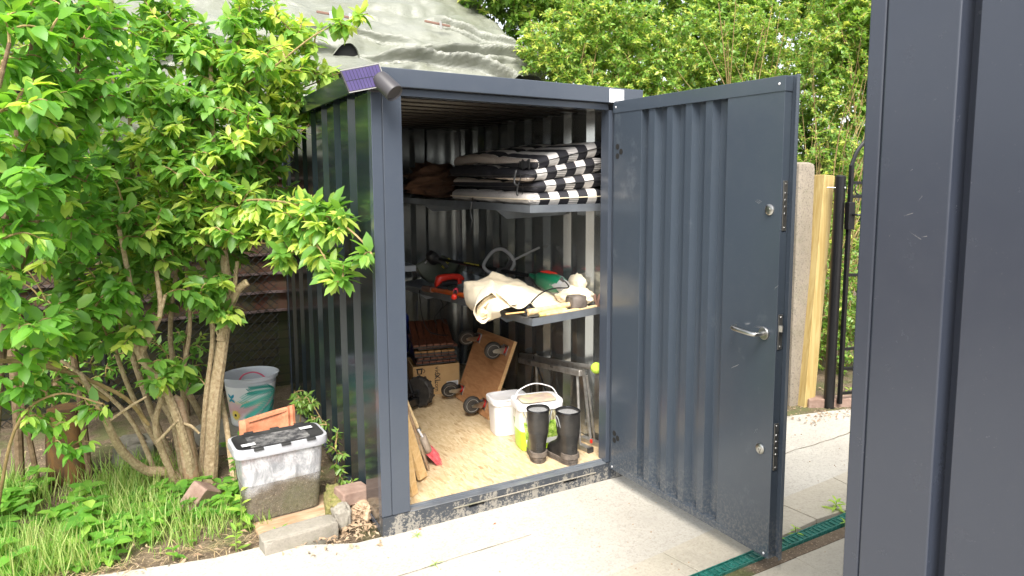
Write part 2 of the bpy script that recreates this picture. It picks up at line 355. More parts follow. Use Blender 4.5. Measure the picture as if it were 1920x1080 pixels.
def copy_tree(o, parent=None):
    c = o.copy(); S.collection.objects.link(c); c.parent = parent
    for ch in [k for k in bpy.data.objects if k.parent == o]: copy_tree(ch, c)
    if o.name in ORG: ORG[c.name] = ORG[o.name]
    return c
def bez(a, b, c, n=8):
    a, b, c = Vector(a), Vector(b), Vector(c)
    return [a*(1-t)**2 + b*2*t*(1-t) + c*t*t for t in [i/n for i in range(n+1)]]
def smoothpath(pts, n=5):
    P_ = [Vector(p) for p in pts]; P_ = [P_[0]*2-P_[1]] + P_ + [P_[-1]*2-P_[-2]]; out = []
    for i in range(1, len(P_)-2):
        p0, p1, p2, p3 = P_[i-1:i+3]
        for k in range(n):
            t = k/n; out.append(.5*((2*p1) + (p2-p0)*t + (2*p0-5*p1+4*p2-p3)*t*t + (3*p1-p0-3*p2+p3)*t**3))
    return out + [P_[-2]]
def nz(x, y=0., z=0.): return noise.noise(Vector((x, y, z)))
# ================================================================ GROUND AND SETTING
g = MB(); XS = [-40, -14, -6, -3.4, -2.4, -1.9, -1.5, -1.1, -.8, -.6, -.4, -.2, 0, .5, 1.5, 2.6, 4, 6, 10, 20, 40]
YS = [-30, -12, -5, -3, -2, -1.4, -1, -.7, -.4, -.1, .05, .2, .4, .7, 1, 1.5, 2, 3, 4.5, 7, 12, 25, 50]
vs = [(x, y, -.03 if not (x < -.3 and .25 < y < 6) else -.012 + .01*nz(x*2, y*2)) for x in XS for y in YS]
ny = len(YS)
g.add(vs, [(i*ny+j, (i+1)*ny+j, (i+1)*ny+j+1, i*ny+j+1) for i in range(len(XS)-1) for j in range(ny-1)])
tag(g.build('ground', 'soil', smooth=True), kind='structure')
# concrete yard, edge broken along the planting
edge = [(-6, .52), (-2.2, .50), (-1.5, .40), (-1.15, .30), (-.95, .25), (-.70, .22), (-.50, .20), (-.30, .12), (-.12, .02), (0, -.02)]
def wob(i): return .018*math.sin(i*2.3)+.012*math.sin(i*5.1)
top = [(x, y+wob(i)) for i, (x, y) in enumerate(edge)]
poly = [(-6, -8)] + [(4.2, -8), (4.2, -1.35), (2.35, -1.10), (1.04, -1.07), (1.06, -.80), (1.9, -.70), (3.05, -.60), (3.6, .12), (2.9, .28), (1.5, .30), (1.5, -.01)] + top[::-1]
g = MB(); g.prism(poly, lambda a, b, d: (a, b, d), -.028, 0.0)
tag(g.build('concrete_yard', 'concrete', smooth=False), kind='structure')
# expansion joint and cracks: dark grooves laid as thin sheets
g = MB()
def crack(pts, wd, jit=.006):
    P_ = smoothpath([(x, y, 0) for x, y in pts], 6)
    l, r = [], []
    for i, p_ in enumerate(P_):
        q_ = P_[min(i+1, len(P_)-1)] - P_[max(0, i-1)]; n_ = Vector((-q_.y, q_.x, 0)).normalized(); p_ = p_ + n_*rng.uniform(-jit, jit)
        k = wd*rng.uniform(.35, 1); l.append((p_.x+n_.x*k, p_.y+n_.y*k, .004)); r.append((p_.x-n_.x*k, p_.y-n_.y*k, .004))
    n = len(P_); g.add(l+r, [(i, i+1, n+i+1, n+i) for i in range(n-1)])
crack([(-.9, -.38), (-.03, -.367), (.3, -.352), (.62, -.345)], .0022, .001)
crack([(2.2, -.30), (2.577, -.256), (2.9, -.253), (3.2, -.22)], .003)
crack([(.2, -.62), (.42, -.72), (.60, -.95)], .0012)
tag(g.build('yard_cracks', 'soil', smooth=False), kind='structure')
# paving slabs either side of the drain
g = MB()
def slab(quad, z=.006):
    c = sum((Vector((*q_, 0)) for q_ in quad), Vector())/len(quad)
    qq = [(c.x+(a-c.x)*.992, c.y+(b-c.y)*.99) for a, b in quad]
    g.prism(qq, lambda a, b, d: (a, b, d), -.02, z)
for qd in ([(1.06, -.80), (1.90, -.70), (1.93, -.955), (1.10, -1.03)], [(1.90, -.70), (2.42, -.66), (2.40, -.975), (1.93, -.955)], [(2.42, -.66), (3.05, -.60), (3.1, -.96), (2.40, -.975)],
           [(.45, -.86), (1.06, -.80), (1.10, -1.03), (.40, -1.08)]): slab(qd, .005+rng.uniform(0, .002))
for i in range(7):
    x0 = .20+i*.45
    if i in (3,): pass
    slab([(x0, -1.165+i*.006), (x0+.45, -1.165+i*.006), (x0+.46, -1.60), (x0, -1.60)], .003+rng.uniform(0, .004))
    slab([(x0-.2, -1.60), (x0+.25, -1.60), (x0+.25, -2.05), (x0-.2, -2.05)], .003+rng.uniform(0, .004))
tag(g.build('paving_slabs', 'slab', bevel=.003, smooth=False), kind='structure')
# soil strip along the drain and at the foot of the fence
g = MB(); g.prism([(.2, -1.165), (3.2, -1.125), (3.2, -1.06), (.2, -1.10)], lambda a, b, d: (a, b, d), -.02, .0045)
g.prism([(1.5, .27), (2.9, .26), (3.62, .10), (4.6, -.3), (5, 4), (1.5, 4)], lambda a, b, d: (a, b, d), -.02, .0045)
tag(g.build('soil_strip', 'soil', smooth=False), kind='structure')
d = empty('drain_channel', (1.5, -1.06, 0), 'dark green slot drain running under the open door across the paving', 'drain')
g = MB(); a0, a1 = (.3, -1.085), (3.2, -.992)
for off, wd, z1, mi in ((0, .052, .012, 0), (.030, .006, .017, 0), (-.030, .006, .017, 0)):
    g.prism([(a0[0], a0[1]+off-wd/2), (a1[0], a1[1]+off-wd/2), (a1[0], a1[1]+off+wd/2), (a0[0], a0[1]+off+wd/2)], lambda a, b, dd: (a, b, dd), -.02, z1)
g.build('channel_body', 'drain_green', d, smooth=False, bevel=.001)
g = MB()
for i in range(96):
    t = (i+.5)/96; x = a0[0]+(a1[0]-a0[0])*t; y = a0[1]+(a1[1]-a0[1])*t
    g.box((x-.004, y-.020, .0125), (x+.004, y+.020, .0165))
g.build('grating', 'drain_green', d, smooth=False)

# ================================================================ SHED
XR, YD, HT = 1.45, 2.50, 2.20
shed = empty('storage_shed', (0, 0, 0), 'anthracite corrugated steel storage shed with its door standing open', 'shed')
def corr(y0, y1, pitch=.305, flat=.155, sl=.035, dep=.035, first=.235):
    """profile along a wall: (run, depth inwards)"""
    out = [(y0, 0)]; y = y0+first
    while y+sl*2+(pitch-flat-2*sl) < y1-.02:
        out += [(y, 0), (y+sl, dep), (y+pitch-flat-sl, dep), (y+pitch-flat, 0)]; y += pitch
    return out + [(y1, 0)]
def sheet(name, prof, fn, z0, z1, mat_out, mat_in, parent, th=.004):
    g = MB(); n = len(prof)
    for k, (off, mi) in enumerate(((0, 0), (th, 1))):
        vs = [fn(a, dd+off, z) for a, dd in prof for z in (z0, z1)]
        g.add(vs, [(2*i, 2*i+2, 2*i+3, 2*i+1) for i in range(n-1)], mi)
    return g.build(name, [mat_out, mat_in], parent, smooth=False, normals=False)
prof = corr(.06, YD-.06)
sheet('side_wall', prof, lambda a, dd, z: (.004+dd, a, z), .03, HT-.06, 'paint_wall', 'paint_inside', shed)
profr = corr(.06, YD-.06, .272, .10, .038, .036, .20)
sheet('side_wall', profr, lambda a, dd, z: (XR-.004-.036+dd, a, z), .03, HT-.06, 'paint_inside', 'paint_wall', shed)
profb = corr(.05, XR-.05, .272, .12, .035, .035, .12)
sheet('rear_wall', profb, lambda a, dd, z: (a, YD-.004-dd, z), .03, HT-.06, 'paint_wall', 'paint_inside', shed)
# roof: underside ribs run across the shed
g = MB(); pr = corr(.05, YD-.05, .19, .08, .03, .036, .03)
vs = [(x, a, 2.125+dd) for a, dd in pr for x in (.02, XR-.02)]
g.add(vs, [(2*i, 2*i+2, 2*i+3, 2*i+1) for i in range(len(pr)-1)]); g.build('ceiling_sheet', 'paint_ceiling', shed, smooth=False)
g = MB(); g.box((-.02, -.005, 2.165), (XR+.02, YD+.02, 2.19)); g.build('roof', 'paint', shed, smooth=False, bevel=.002)
# fascias
g = MB(); g.box((-.035, -.030, 2.118), (1.487, -.018, HT)); g.box((-.035, -.018, HT-.012), (1.487, .05, HT)); g.box((-.033, -.018, 2.118), (1.485, .012, 2.128))
g.build('front_fascia', 'paint', shed, smooth=False, bevel=.003)
g = MB(); g.box((-.036, -.018, 2.105), (-.022, YD+.03, HT-.002)); g.box((1.475, -.018, 2.118), (1.486, YD+.03, HT-.002)); g.box((-.034, YD+.02, 2.105), (1.484, YD+.032, HT-.003)); g.build('side_fascia', 'paint_wall', shed, smooth=False, bevel=.002)
# notice stuck on the fascia (faint rows of small print)
g = MB(); g.box((1.262, -.0322, 2.121), (1.357, -.0305, 2.192)); st = g.build('notice_label', 'white_label', shed, smooth=False)
g = MB()
for r_ in range(9):
    x = 1.27
    while x < 1.345:
        l_ = rng.uniform(.003, .014)
        if rng.random() < .6: g.box((x, -.0328, 2.128+r_*.0068), (x+l_, -.0322, 2.1298+r_*.0068))
        x += l_+rng.uniform(.002, .01)
g.build('notice_print', 'black_plastic', st, smooth=False)
# posts, lintel, rails
g = MB(); g.box((0, 0, .0985), (.047, .055, 2.116)); g.box((.0505, -.002, .0985), (.1377, .055, 2.083)); g.box((.0505, .004, 2.0835), (.1377, .055, 2.116)); g.box((.040, .006, .0985), (.058, .05, 2.116))
g.build('corner_post', 'paint', shed, smooth=False, bevel=.002)
g = MB(); g.box((1.281, -.002, .0985), (1.306, .075, 2.083)); g.box((1.31, 0, .0985), (XR, .05, 2.116)); g.build('corner_post', 'paint', shed, smooth=False, bevel=.002)
g = MB(); g.box((0, YD-.06, .03), (.05, YD, 2.116)); g.build('corner_post', 'paint', shed, smooth=False, bevel=.002)
g = MB(); g.box((XR-.05, YD-.06, .03), (XR, YD, 2.116)); g.build('corner_post', 'paint', shed, smooth=False, bevel=.002)
g = MB(); g.box((.1377, .002, 2.083), (1.281, .05, 2.116)); g.box((.1385, .05, 2.083), (1.2805, .062, 2.113)); g.build('lintel', 'paint', shed, smooth=False, bevel=.002)
g = MB()
H0, H1, H2, H3 = (.44, .53), (1.0, 1.085), .040, .058
for x0, x1, z0, z1 in ((0, XR, 0, H2), (0, XR, H3, .0955), (0, H0[0], H2, H3), (H0[1], H1[0], H2, H3), (H1[1], XR, H2, H3)):
    g.box((x0+.0005, -.004, z0), (x1-.0005, .05, z1))
g.build('front_rail', 'paint_rail', shed, smooth=False)
g = MB(); g.box((.36, -.012, H3), (1.21, -.0045, H3+.005)); g.build('rail_lip', 'kerbstone', shed, smooth=False, bevel=.001)
g = MB(); g.box((.1377, -.006, .096), (1.281, .032, .1015)); g.box((.1377, .034, .0965), (1.281, .048, .1095)); g.build('threshold', 'shelf_steel', shed, smooth=False, bevel=.0015)
g = MB(); g.box((.002, .051, .0), (.045, YD-.002, .028)); g.build('base_rail', 'paint', shed, smooth=False)
g = MB(); g.box((XR-.045, .051, 0), (XR-.002, YD-.002, .028)); g.build('base_rail', 'paint', shed, smooth=False)
g = MB(); g.box((.046, .052, .075), (XR-.046, YD-.046, .106)); g.build('floor_board', 'osb', shed, smooth=False)
# ---- shelves on the right wall
def shelf(y0, y1, x0, zf0, zf1, zb, cut=.10, skew=0., dp=.055):
    g = MB()
    a, b_ = (x0, y0), (x0+skew, y1)
    g.add([(x0, y0, zf0), (1.405, y0+.01, zb), (1.405, y1, zb), (x0+skew, y1, zf1), (x0, y0, zf0-.004), (1.405, y0+.01, zb-.004), (1.405, y1, zb-.004), (x0+skew, y1, zf1-.004)],
          [(0, 1, 2, 3), (7, 6, 5, 4), (0, 3, 7, 4), (1, 0, 4, 5), (2, 1, 5, 6), (3, 2, 6, 7)])
    for q0, q1, za, zb_ in (((x0, y0), (x0+skew, y1), zf0, zf1), ((x0, y0), (1.405, y0+.01), zf0, zb)):
        n_ = (Vector((q1[0]-q0[0], q1[1]-q0[1], 0))).normalized(); n_ = Vector((n_.y, -n_.x, 0))*.0015
        vs = []
        for (px_, py_), z in ((q0, za), (q1, zb_)):
            for sg in (-1, 1): vs += [(px_+n_.x*sg, py_+n_.y*sg, z-.028), (px_+n_.x*sg, py_+n_.y*sg, z+.014)]
        g.add(vs, [(0, 1, 5, 4), (2, 6, 7, 3), (1, 3, 7, 5), (0, 4, 6, 2), (0, 2, 3, 1), (4, 5, 7, 6)])
    o = g.build('wall_shelf', 'shelf_steel', shed, smooth=False)
    for yy in ((.65,) if y0 < .5 else (1.95,)):
        t = (yy-y0)/(y1-y0); zt = zf0+(zf1-zf0)*t - .029; xf = x0+skew*t+.012
        k = MB(); k.prism([(xf, zt), (xf+.075, zt-dp), (1.40, zb-.016-dp), (1.40, zb-.006)], lambda a_, b2, dd: (a_, dd, b2), yy-.0015, yy+.0015)
        k.build('bracket', 'shelf_steel', o, smooth=False)
    return o
shelf(.165, 1.30, .90, .932, .900, .962, skew=-.03)
shelf(1.31, 2.42, .87, .898, .862, .93, skew=-.06)
shelf(.18, 1.28, .895, 1.555, 1.555, 1.56)
shelf(1.29, 2.42, .895, 1.552, 1.55, 1.555)
g = MB(); g.box((.06, .86, 1.160), (.478, .87, 1.194)); g.box((.06, .87, 1.160), (.478, 1.9, 1.164)); g.box((.474, .87, 1.164), (.478, 1.9, 1.194))
g.build('wall_shelf', 'shelf_steel', shed, smooth=False)
# ---- door (hinged on the right post, swung outwards a little past square)
DA = .037; hx, hy = 1.2935, -.018
du = (math.sin(DA), -math.cos(DA)); dn = (math.cos(DA), math.sin(DA))
def D(u, w_, z): return (hx+du[0]*u+dn[0]*w_, hy+du[1]*u+dn[1]*w_, z)
ZB, ZT, UE = .073, 2.13, 1.163
door = MB()
def dbox(g, u0, u1, w0, w1, z0, z1, mi=0):
    vs = [D(u, w_, z) for z in (z0, z1) for u, w_ in ((u0, w0), (u1, w0), (u1, w1), (u0, w1))]
    g.add(vs, [(0, 3, 2, 1), (4, 5, 6, 7), (0, 1, 5, 4), (1, 2, 6, 5), (2, 3, 7, 6), (3, 0, 4, 7)], mi)
dbox(door, .0, 1.197, .047, .050, ZB, ZT)
dbox(door, .012, .248, .002, .046, ZB+.03, ZT-.04); dbox(door, .848, UE, .002, .046, ZB+.03, ZT-.04)
dbox(door, 1.194, 1.1968, .030, .0465, ZB, ZT)
dr = door.build('door', 'paint_door', shed, smooth=False, bevel=.002)
g = MB()
pr = [(.2485, .040), (.268, .040)]
u = .285
pr = [(.2485, .042), (.285, .042)]
for k in range(4):
    pr += [(u+.018, .008), (u+.060, .008), (u+.0605+.018, .042), (u+.135, .042)]; u += .135
pr += [(.8475, .042)]
g.add([D(a, w_, z) for a, w_ in pr for z in (ZB+.03, ZT-.04)], [(2*i, 2*i+2, 2*i+3, 2*i+1) for i in range(len(pr)-1)])
g.build('door_panel', 'paint_door', dr, smooth=False, solid=.0015, normals=False)
g = MB(); dbox(g, .005, 1.166, -.001, .046, ZB+.002, ZB+.036); g.build('door_rail', 'paint_door', dr, smooth=False, bevel=.0015)
g = MB(); dbox(g, .005, 1.166, -.001, .046, ZT-.066, ZT-.004)
g.build('door_rail', 'paint_door', dr, smooth=False, bevel=.0015)
for u_, z_ in ((.03, ZT-.035), (1.135, ZT-.035), (.03, ZB+.019), (1.14, ZB+.019)):
    k = MB(); k.lathe([(.0055, 0), (.005, .002), (0, .0028)], D(u_, -.001, z_), (-dn[0], -dn[1], 0), 12); k.build('rivet', 'white_label', dr)
# vent holes
for zc, uc in ((1.885, .045), (1.858, .076), (1.835, .045), (.292, .045), (.272, .076), (.252, .045)):
    k = MB(); k.lathe([(.0155, 0), (.0155, .0012)], D(uc, .0018, zc), (-dn[0], -dn[1], 0), 20); k.build('vent_hole', 'dark_void', dr)
# handle
hn = Vector((-dn[0], -dn[1], 0)); hu = Vector((du[0], du[1], 0))
hc = Vector(D(1.100, .002, 1.060))
k = MB(); k.lathe([(.027, 0), (.027, .007), (.024, .010), (.010, .0101)], hc, hn, 28); hd = k.build('handle_rose', 'steel', dr)
k = MB(); k.tube(smoothpath([hc+hn*.008, hc+hn*.045, hc+hn*.060-hu*.014, hc+hn*.062-hu*.07+Vector((0, 0, .003)), hc+hn*.060-hu*.118+Vector((0, 0, .006)), hc+hn*.050-hu*.136+Vector((0, 0, .008)), hc+hn*.028-hu*.142+Vector((0, 0, .008))], 5), .0098, 14); k.build('lever', 'steel', hd)
for zc, uc in ((1.585, 1.106), (.551, 1.100)):
    c_ = Vector(D(uc, .002, zc)); k = MB(); k.lathe([(.023, 0), (.023, .005), (.019, .008), (.0085, .0085), (.0085, .012)], c_, hn, 24)
    k.obox(c_+hn*.008-Vector((0, 0, .009)), (.007, .007, .018), math.atan2(hn.y, hn.x)); lk = k.build('lock_cylinder', 'steel', dr)
    k = MB(); k.obox(c_+hn*.0122, (.001, .0016, .008), math.atan2(hn.y, hn.x)); k.build('keyhole', 'dark_void', lk, smooth=False)
# lock plates on the closing edge
for z0, z1, bolt in ((1.50, 1.705, 0), (1.0, 1.149, 1), (.472, .679, 0)):
    k = MB(); dbox(k, UE+.001, UE+.0045, .010, .034, z0, z1); pl = k.build('lock_plate', 'steel_dull', dr, smooth=False, bevel=.001)
    k = MB()
    for zz in (z0+.012, z1-.012): k.lathe([(.004, 0), (.003, .0015)], D(UE+.0045, .022, zz), (du[0], du[1], 0), 10)
    for i in range(0 if bolt else 4): k.lathe([(.0055, 0), (.0045, .002)], D(UE+.0045, .022, z0+.07+i*.028), (du[0], du[1], 0), 12)
    k.build('screw', 'steel', pl)
    if bolt:
        k = MB(); k.prism([(0, .011), (.016, .014), (.016, .020), (0, .033)], lambda a, b, z: D(UE+.0045+a, b, z), z1-.072, z1-.045); k.build('latch_bolt', 'steel', pl, smooth=False, bevel=.001)
for zc in (.35, 1.1, 1.85):
    k = MB(); k.tube([D(-.006, .030, zc-.05), D(-.006, .030, zc+.05)], .009, 12); k.build('hinge', 'paint', dr)

g = MB()
for zc, uc, l_, a_ in ((.86, .905, .05, .5), (1.62, 1.02, .03, -.4), (1.075, 1.035, .05, .08), (.60, 1.06, .03, 1.2), (1.25, 1.14, .02, .9)):
    for k in range(3): g.add([D(uc+k*.006, .0012, zc+k*.004), D(uc+k*.006+l_*math.cos(a_), .0012, zc+k*.004+l_*math.sin(a_)), D(uc+k*.006+l_*math.cos(a_), .0012, zc+k*.004+l_*math.sin(a_)+.0012)], [(0, 1, 2)])
g.build('scuff', 'pale_edge', dr, smooth=False, normals=False)
# ================================================================ NEAR CONTAINER (right edge of the view)
near = empty('storage_container', (.43, -2.227, 0), 'out of focus anthracite steel container corner filling the right edge close up', 'container')
g = MB(); XN = .43
g.box((XN, -2.266, .02), (XN+.06, -2.227, 2.5)); g.box((XN+.004, -2.272, .02), (XN+.055, -2.264, 2.5)); g.box((XN-.002, -2.424, .02), (XN+.06, -2.270, 2.5))
g.build('corner_post', 'paint_near', near, smooth=False, bevel=.004, seg=3)
g = MB(); pf = [(-2.424, .045), (-2.449, .045), (-2.456, .012), (-2.80, .012), (-2.83, .045), (-2.93, .045), (-2.96, .012), (-3.3, .012), (-3.33, .045), (-3.43, .045), (-3.46, .012), (-4.7, .012)]
g.add([(XN+dd, a, z) for a, dd in pf for z in (.1, 2.5)], [(2*i, 2*i+2, 2*i+3, 2*i+1) for i in range(len(pf)-1)]); g.build('side_wall', 'paint_near', near, smooth=False, normals=False, solid=.002)
g = MB(); g.box((XN+.06, -2.26, .1), (2.2, -2.235, 2.5)); g.build('end_wall', 'paint_near', near, smooth=False)
g = MB(); g.box((XN, -4.7, 2.5), (2.2, -2.228, 2.6)); g.build('roof', 'paint_near', near, smooth=False, bevel=.004)
g = MB(); g.box((2.15, -4.7, .1), (2.2, -2.26, 2.5)); g.box((XN, -4.75, .1), (2.2, -4.7, 2.5)); g.build('rear_wall', 'paint_near', near, smooth=False)
g = MB(); g.box((XN+.002, -4.7, 0), (2.19, -2.23, .019)); g.box((XN+.004, -4.7, .02), (XN+.05, -2.426, .099)); g.build('base_rail', 'paint_near', near, smooth=False)

g = MB()
for y_, z_, l_, a_ in ((-2.33, 1.63, .022, .3), (-2.345, 1.60, .030, -.5), (-2.36, 1.66, .014, .9), (-2.30, 1.58, .010, 1.3), (-2.37, 1.59, .014, .2), (-2.34, 1.72, .006, .7)):
    g.add([(XN-.0026, y_, z_), (XN-.0026, y_-l_*math.cos(a_), z_+l_*math.sin(a_)), (XN-.0026, y_-l_*math.cos(a_), z_+l_*math.sin(a_)+.0008)], [(0, 1, 2)])
g.build('scuff', 'pale_edge', near, smooth=False, normals=False)
# ================================================================ THINGS ON THE TOP SHELF
def stripe_mat(name, phase, sidecol, zlo=9, zhi=9):
    p = N(name, .85); x, y, z = p.sep()[:3]
    a = p.math('FRACT', p.math('ADD', p.math('DIVIDE', x, .124), phase)); blk = p.math('GREATER_THAN', a, .5)
    b = p.math('FRACT', p.math('ADD', p.math('DIVIDE', x, .248), phase/2)); pin = p.math('LESS_THAN', b, .25)
    lines = p.math('GREATER_THAN', p.math('FRACT', p.math('DIVIDE', z, .011)), .62)
    wht = p.mix(p.math('MULTIPLY', pin, p.math('MULTIPLY', lines, .75)), (.78, .74, .70), (.10, .09, .09))
    c = p.mix(blk, wht, (.022, .021, .027))
    if sidecol is not None:
        edge = p.math('LESS_THAN', x, -.205); l2 = p.math('GREATER_THAN', p.math('FRACT', p.math('DIVIDE', y, .012)), .5)
        tanl = p.mix(l2, (.40, .31, .25), (.68, .61, .54)); sidec = p.mix(l2, (.30, .28, .27), (.62, .58, .54)) if sidecol else p.mix(p.math('MAXIMUM', p.math('LESS_THAN', z, zlo), p.math('GREATER_THAN', z, zhi)), (.020, .019, .024), tanl)
        c = p.mix(edge, c, sidec if True else p.mix(l2, (.30, .28, .27), (.62, .58, .54)) if sidecol else (.020, .019, .024))
    p.col(c).bump(p.noise(p.map((10, 3, 10)), sc=4, det=5), .5, .012)
    return p
cz = 1.562
CL = [('bottommost', .098, .0, True, 0), ('third from the top', .086, .30, False, .004), ('second from the top', .088, .55, False, -.012), ('topmost', .090, .12, False, .006)]
LBL = ['striped seat cushion at the bottom of the pile, its long side pinstriped in grey', 'striped seat cushion lying directly on the bottommost one, black along its side',
       'striped seat cushion lying just under the topmost one of the pile', 'striped seat cushion lying on top of the pile, with a folded black corner']
for ci, (nm, h, ph, side, dx) in enumerate(CL):
    o_ = -(cz-1.562)*.22; stripe_mat('stripe_%s' % 'abcd'[ci], ph, side, *((-9, 9), (-9, o_+h*.66), (o_+h*.20, 9), (-9, o_+h*.42))[ci])
    y0, y1 = .185+ci*.004, 1.36+.05*(ci % 2); x0, x1 = .895+dx+(.03 if ci in (1, 3) else 0), 1.398
    r = empty('seat_cushion', ((x0+x1)/2, (y0+y1)/2, cz), LBL[ci], 'cushion', 'striped cushions piled on the top shelf')
    g = MB(); rings = []; ny_ = 44; cr_ = .62+.03*ci
    for j in range(ny_+1):
        t = j/ny_; y = y0+(y1-y0)*t; d_ = min(t, 1-t)*(y1-y0)
        e = min(1, (d_/.035)) ; hh = h/2*(math.sqrt(max(.0, 1-(1-e)**2))*.92+.08)*(1-.34*math.exp(-((y-cr_)/.022)**2)-.25*math.exp(-((y-1.02)/.03)**2))
        hw = (x1-x0)/2*(1-.035*(1-e)**2) - .012*math.exp(-((y-cr_)/.02)**2); cx = (x0+x1)/2; ring = []
        for k in range(32):
            a = 2*math.pi*k/32; ca, sa = math.cos(a), math.sin(a)
            px_ = math.copysign(abs(ca)**.28, ca); pz_ = math.copysign(abs(sa)**.62, sa)
            wv = .005*nz(px_*2.5+ci*5, y*9, pz_) + .004*nz(px_*6, y*22+ci*3, pz_*2)
            fx = (px_+1)/2; Lf = .72+.16*min(1, t*1.6); hloc = Lf+(1.10-Lf)*fx; zb_ = (cz-1.562)*hloc+1.562
            ring.append((cx+hw*px_+wv, y, zb_+(h/2+hh*pz_*(1-.10*abs(px_)**6))*hloc+wv+(.010*math.sin(y*5+ci) if ci else 0)*t))
        rings.append(ring)
    g.loft(rings); g.build('cushion_cover', 'stripe_%s' % 'abcd'[ci], r, sub=1, ang=80)
    g = MB(); zc = (cz-1.562+h*.5)*.78+1.562; zr = (cz-1.562+h*.5)*1.10+1.562   # piping seam
    pts = [(x0-.004, y1-.02, zc), (x0-.006, (y0+y1)/2, zc-.002), (x0-.005, y0+.02, zc), (x0+.02, y0-.004, zc), ((x0+x1)/2, y0-.005, (zc+zr)/2), (x1-.02, y0-.003, zr)]
    g.tube(smoothpath(pts, 10), .0032, 6); g.build('piping', 'black_plastic' if ci != 0 else 'canvas', r)
    if ci in (1, 2):
        yy = .40 - .06*ci; g = MB(); g.tube(smoothpath([(x0-.006, yy+.02, zc+.03), (x0-.022, yy+.005, zc+.02), (x0-.03, yy+.01, zc-.04), (x0-.02, yy-.02, zc-.055), (x0-.012, yy-.03, zc-.02), (x0-.004, yy-.012, zc+.01)], 6), .005, 6, flat=.35); g.build('tie_ribbon', 'black_plastic', r)
    if ci == 3:
        g = MB(); g.grid(lambda u, v: (x0-.012+.004*math.sin(u*9), y0+.03+.13*u, zc+.015-.05*v+.006*math.sin(u*12+v*4)), 14, 5); g.build('corner_flap', 'black_plastic', r, solid=.003)
    cz += h*.955
g = MB(); g.tube(smoothpath([(.89, .95, 1.60), (.872, .93, 1.56), (.868, .94, 1.50), (.874, .93, 1.45), (.866, .94, 1.40)], 6), .003, 5)
tag(g.build('cushion_cord', 'black_gloss'), 'thin black cord dangling from the cushion pile over the top shelf edge', 'cord')
# crumpled brown cover
def crumple(g, c, rad, seed, n=70, amp=.28, flat=True, fr=2.2, zs=1.):
    c = Vector(c)
    def f(u, v):
        th = 2*math.pi*u; ph = math.pi*(v*.998+.001); d = Vector((math.cos(th)*math.sin(ph), math.sin(th)*math.sin(ph), math.cos(ph))); wz = zs*d.z+.5*nz(d.x*1.3, d.y*1.3+seed, d.z)*(zs > 1)
        a = 1 + amp*(1-abs(nz(d.x*fr+seed, d.y*fr, wz*fr))*2.6) * .6 + amp*.45*(1-2.5*abs(nz(d.x*fr*(2.6 if zs == 1 else 1.2), d.y*fr*(2.6 if zs == 1 else 1.2)+seed, wz*fr*2.6))) - amp*.5
        p_ = c + Vector((d.x*rad[0], d.y*rad[1], d.z*rad[2]))*a
        if flat: p_.z = max(p_.z, c.z-rad[2]*.8)
        return p_
    g.grid(f, n, n//2)
g = MB(); crumple(g, (1.0, 1.98, 1.69), (.21, .26, .145), 3.1, 130, .34, fr=1.1, zs=2.2)
tag(g.build('fabric_cover', 'brown_cloth', ang=180), 'crumpled brown fabric cover heaped at the far end of the top shelf', 'cover')

# ================================================================ THINGS ON THE MIDDLE SHELF
tr = empty('string_trimmer', (1.1, 1.3, .95), 'corded string trimmer with dark guard, black shaft and grey loop handle', 'trimmer')
g = MB()      # guard: a deep curved hood
def guard(u, v):
    a = -1.15+2.3*u; rr_ = .04+.20*v
    return (1.035+rr_*math.sin(a)*.86, 2.02+.03*v-.05*math.cos(a), 1.145-rr_*math.cos(a)*1.0 - .0*v)
g.grid(guard, 22, 8)
g.grid(lambda u, v: (1.035+.24*math.sin(-1.15+2.3*u)*.86, 1.985-.11*v+.03, 1.145-.24*math.cos(-1.15+2.3*u)), 22, 3)
gd = g.build('guard', 'guard_plastic', tr, solid=.004)
g = MB(); g.bar((.905, 1.925, 1.075), (.945, 1.925, 1.13), .012, .002, (0, 1, 0)); g.build('warning_strip', 'white_label', gd, smooth=False)
g = MB(); g.add([(1.025, 1.90, 1.045), (1.045, 1.90, 1.028), (1.105, 1.90, 1.093), (1.085, 1.90, 1.11)], [(0, 1, 2, 3)]); yl = g.build('warning_label', 'yellow_print', gd, smooth=False, solid=.001)
g = MB(); g.tube([(1.043, 1.898, 1.047), (1.052, 1.897, 1.054), (1.046, 1.897, 1.060)], .003, 6); g.tube([(1.07, 1.897, 1.067), (1.082, 1.897, 1.080), (1.075, 1.897, 1.085)], .003, 6); g.build('pictogram', 'print_black', yl)
g = MB(); g.lathe([(.0, -.055), (.036, -.05), (.044, -.02), (.044, .02), (.030, .045), (0, .05)], (.925, 1.82, 1.13), (-.55, -.3, .62), 20); g.lathe([(.030, 0), (.026, .06), (.018, .08)], (.94, 1.80, 1.12), (.6, -.7, -.25), 16); g.build('spool_head', 'black_plastic', tr)
g = MB(); g.bar((.965, 1.75, 1.115), (1.01, 1.72, 1.055), .03, .03); g.build('guard_clip', 'black_plastic', tr, smooth=False, bevel=.005)
SA, SB = Vector((.955, 1.74, 1.123)), Vector((1.23, .86, 1.085))
g = MB(); g.tube([SA, SB], .0125, 12); sh_ = g.build('shaft', 'black_gloss', tr)
sd_ = (SB-SA).normalized()
text_mesh('shaft_lettering', 'GARDENLINE', .026, frame(SA+sd_*.37+Vector((-.0095, -.0065, .006)), sd_, Vector((-.5, -.1, .8))), 'yellow_print', sh_, spacing=1.05)
lp = SA+sd_*.66
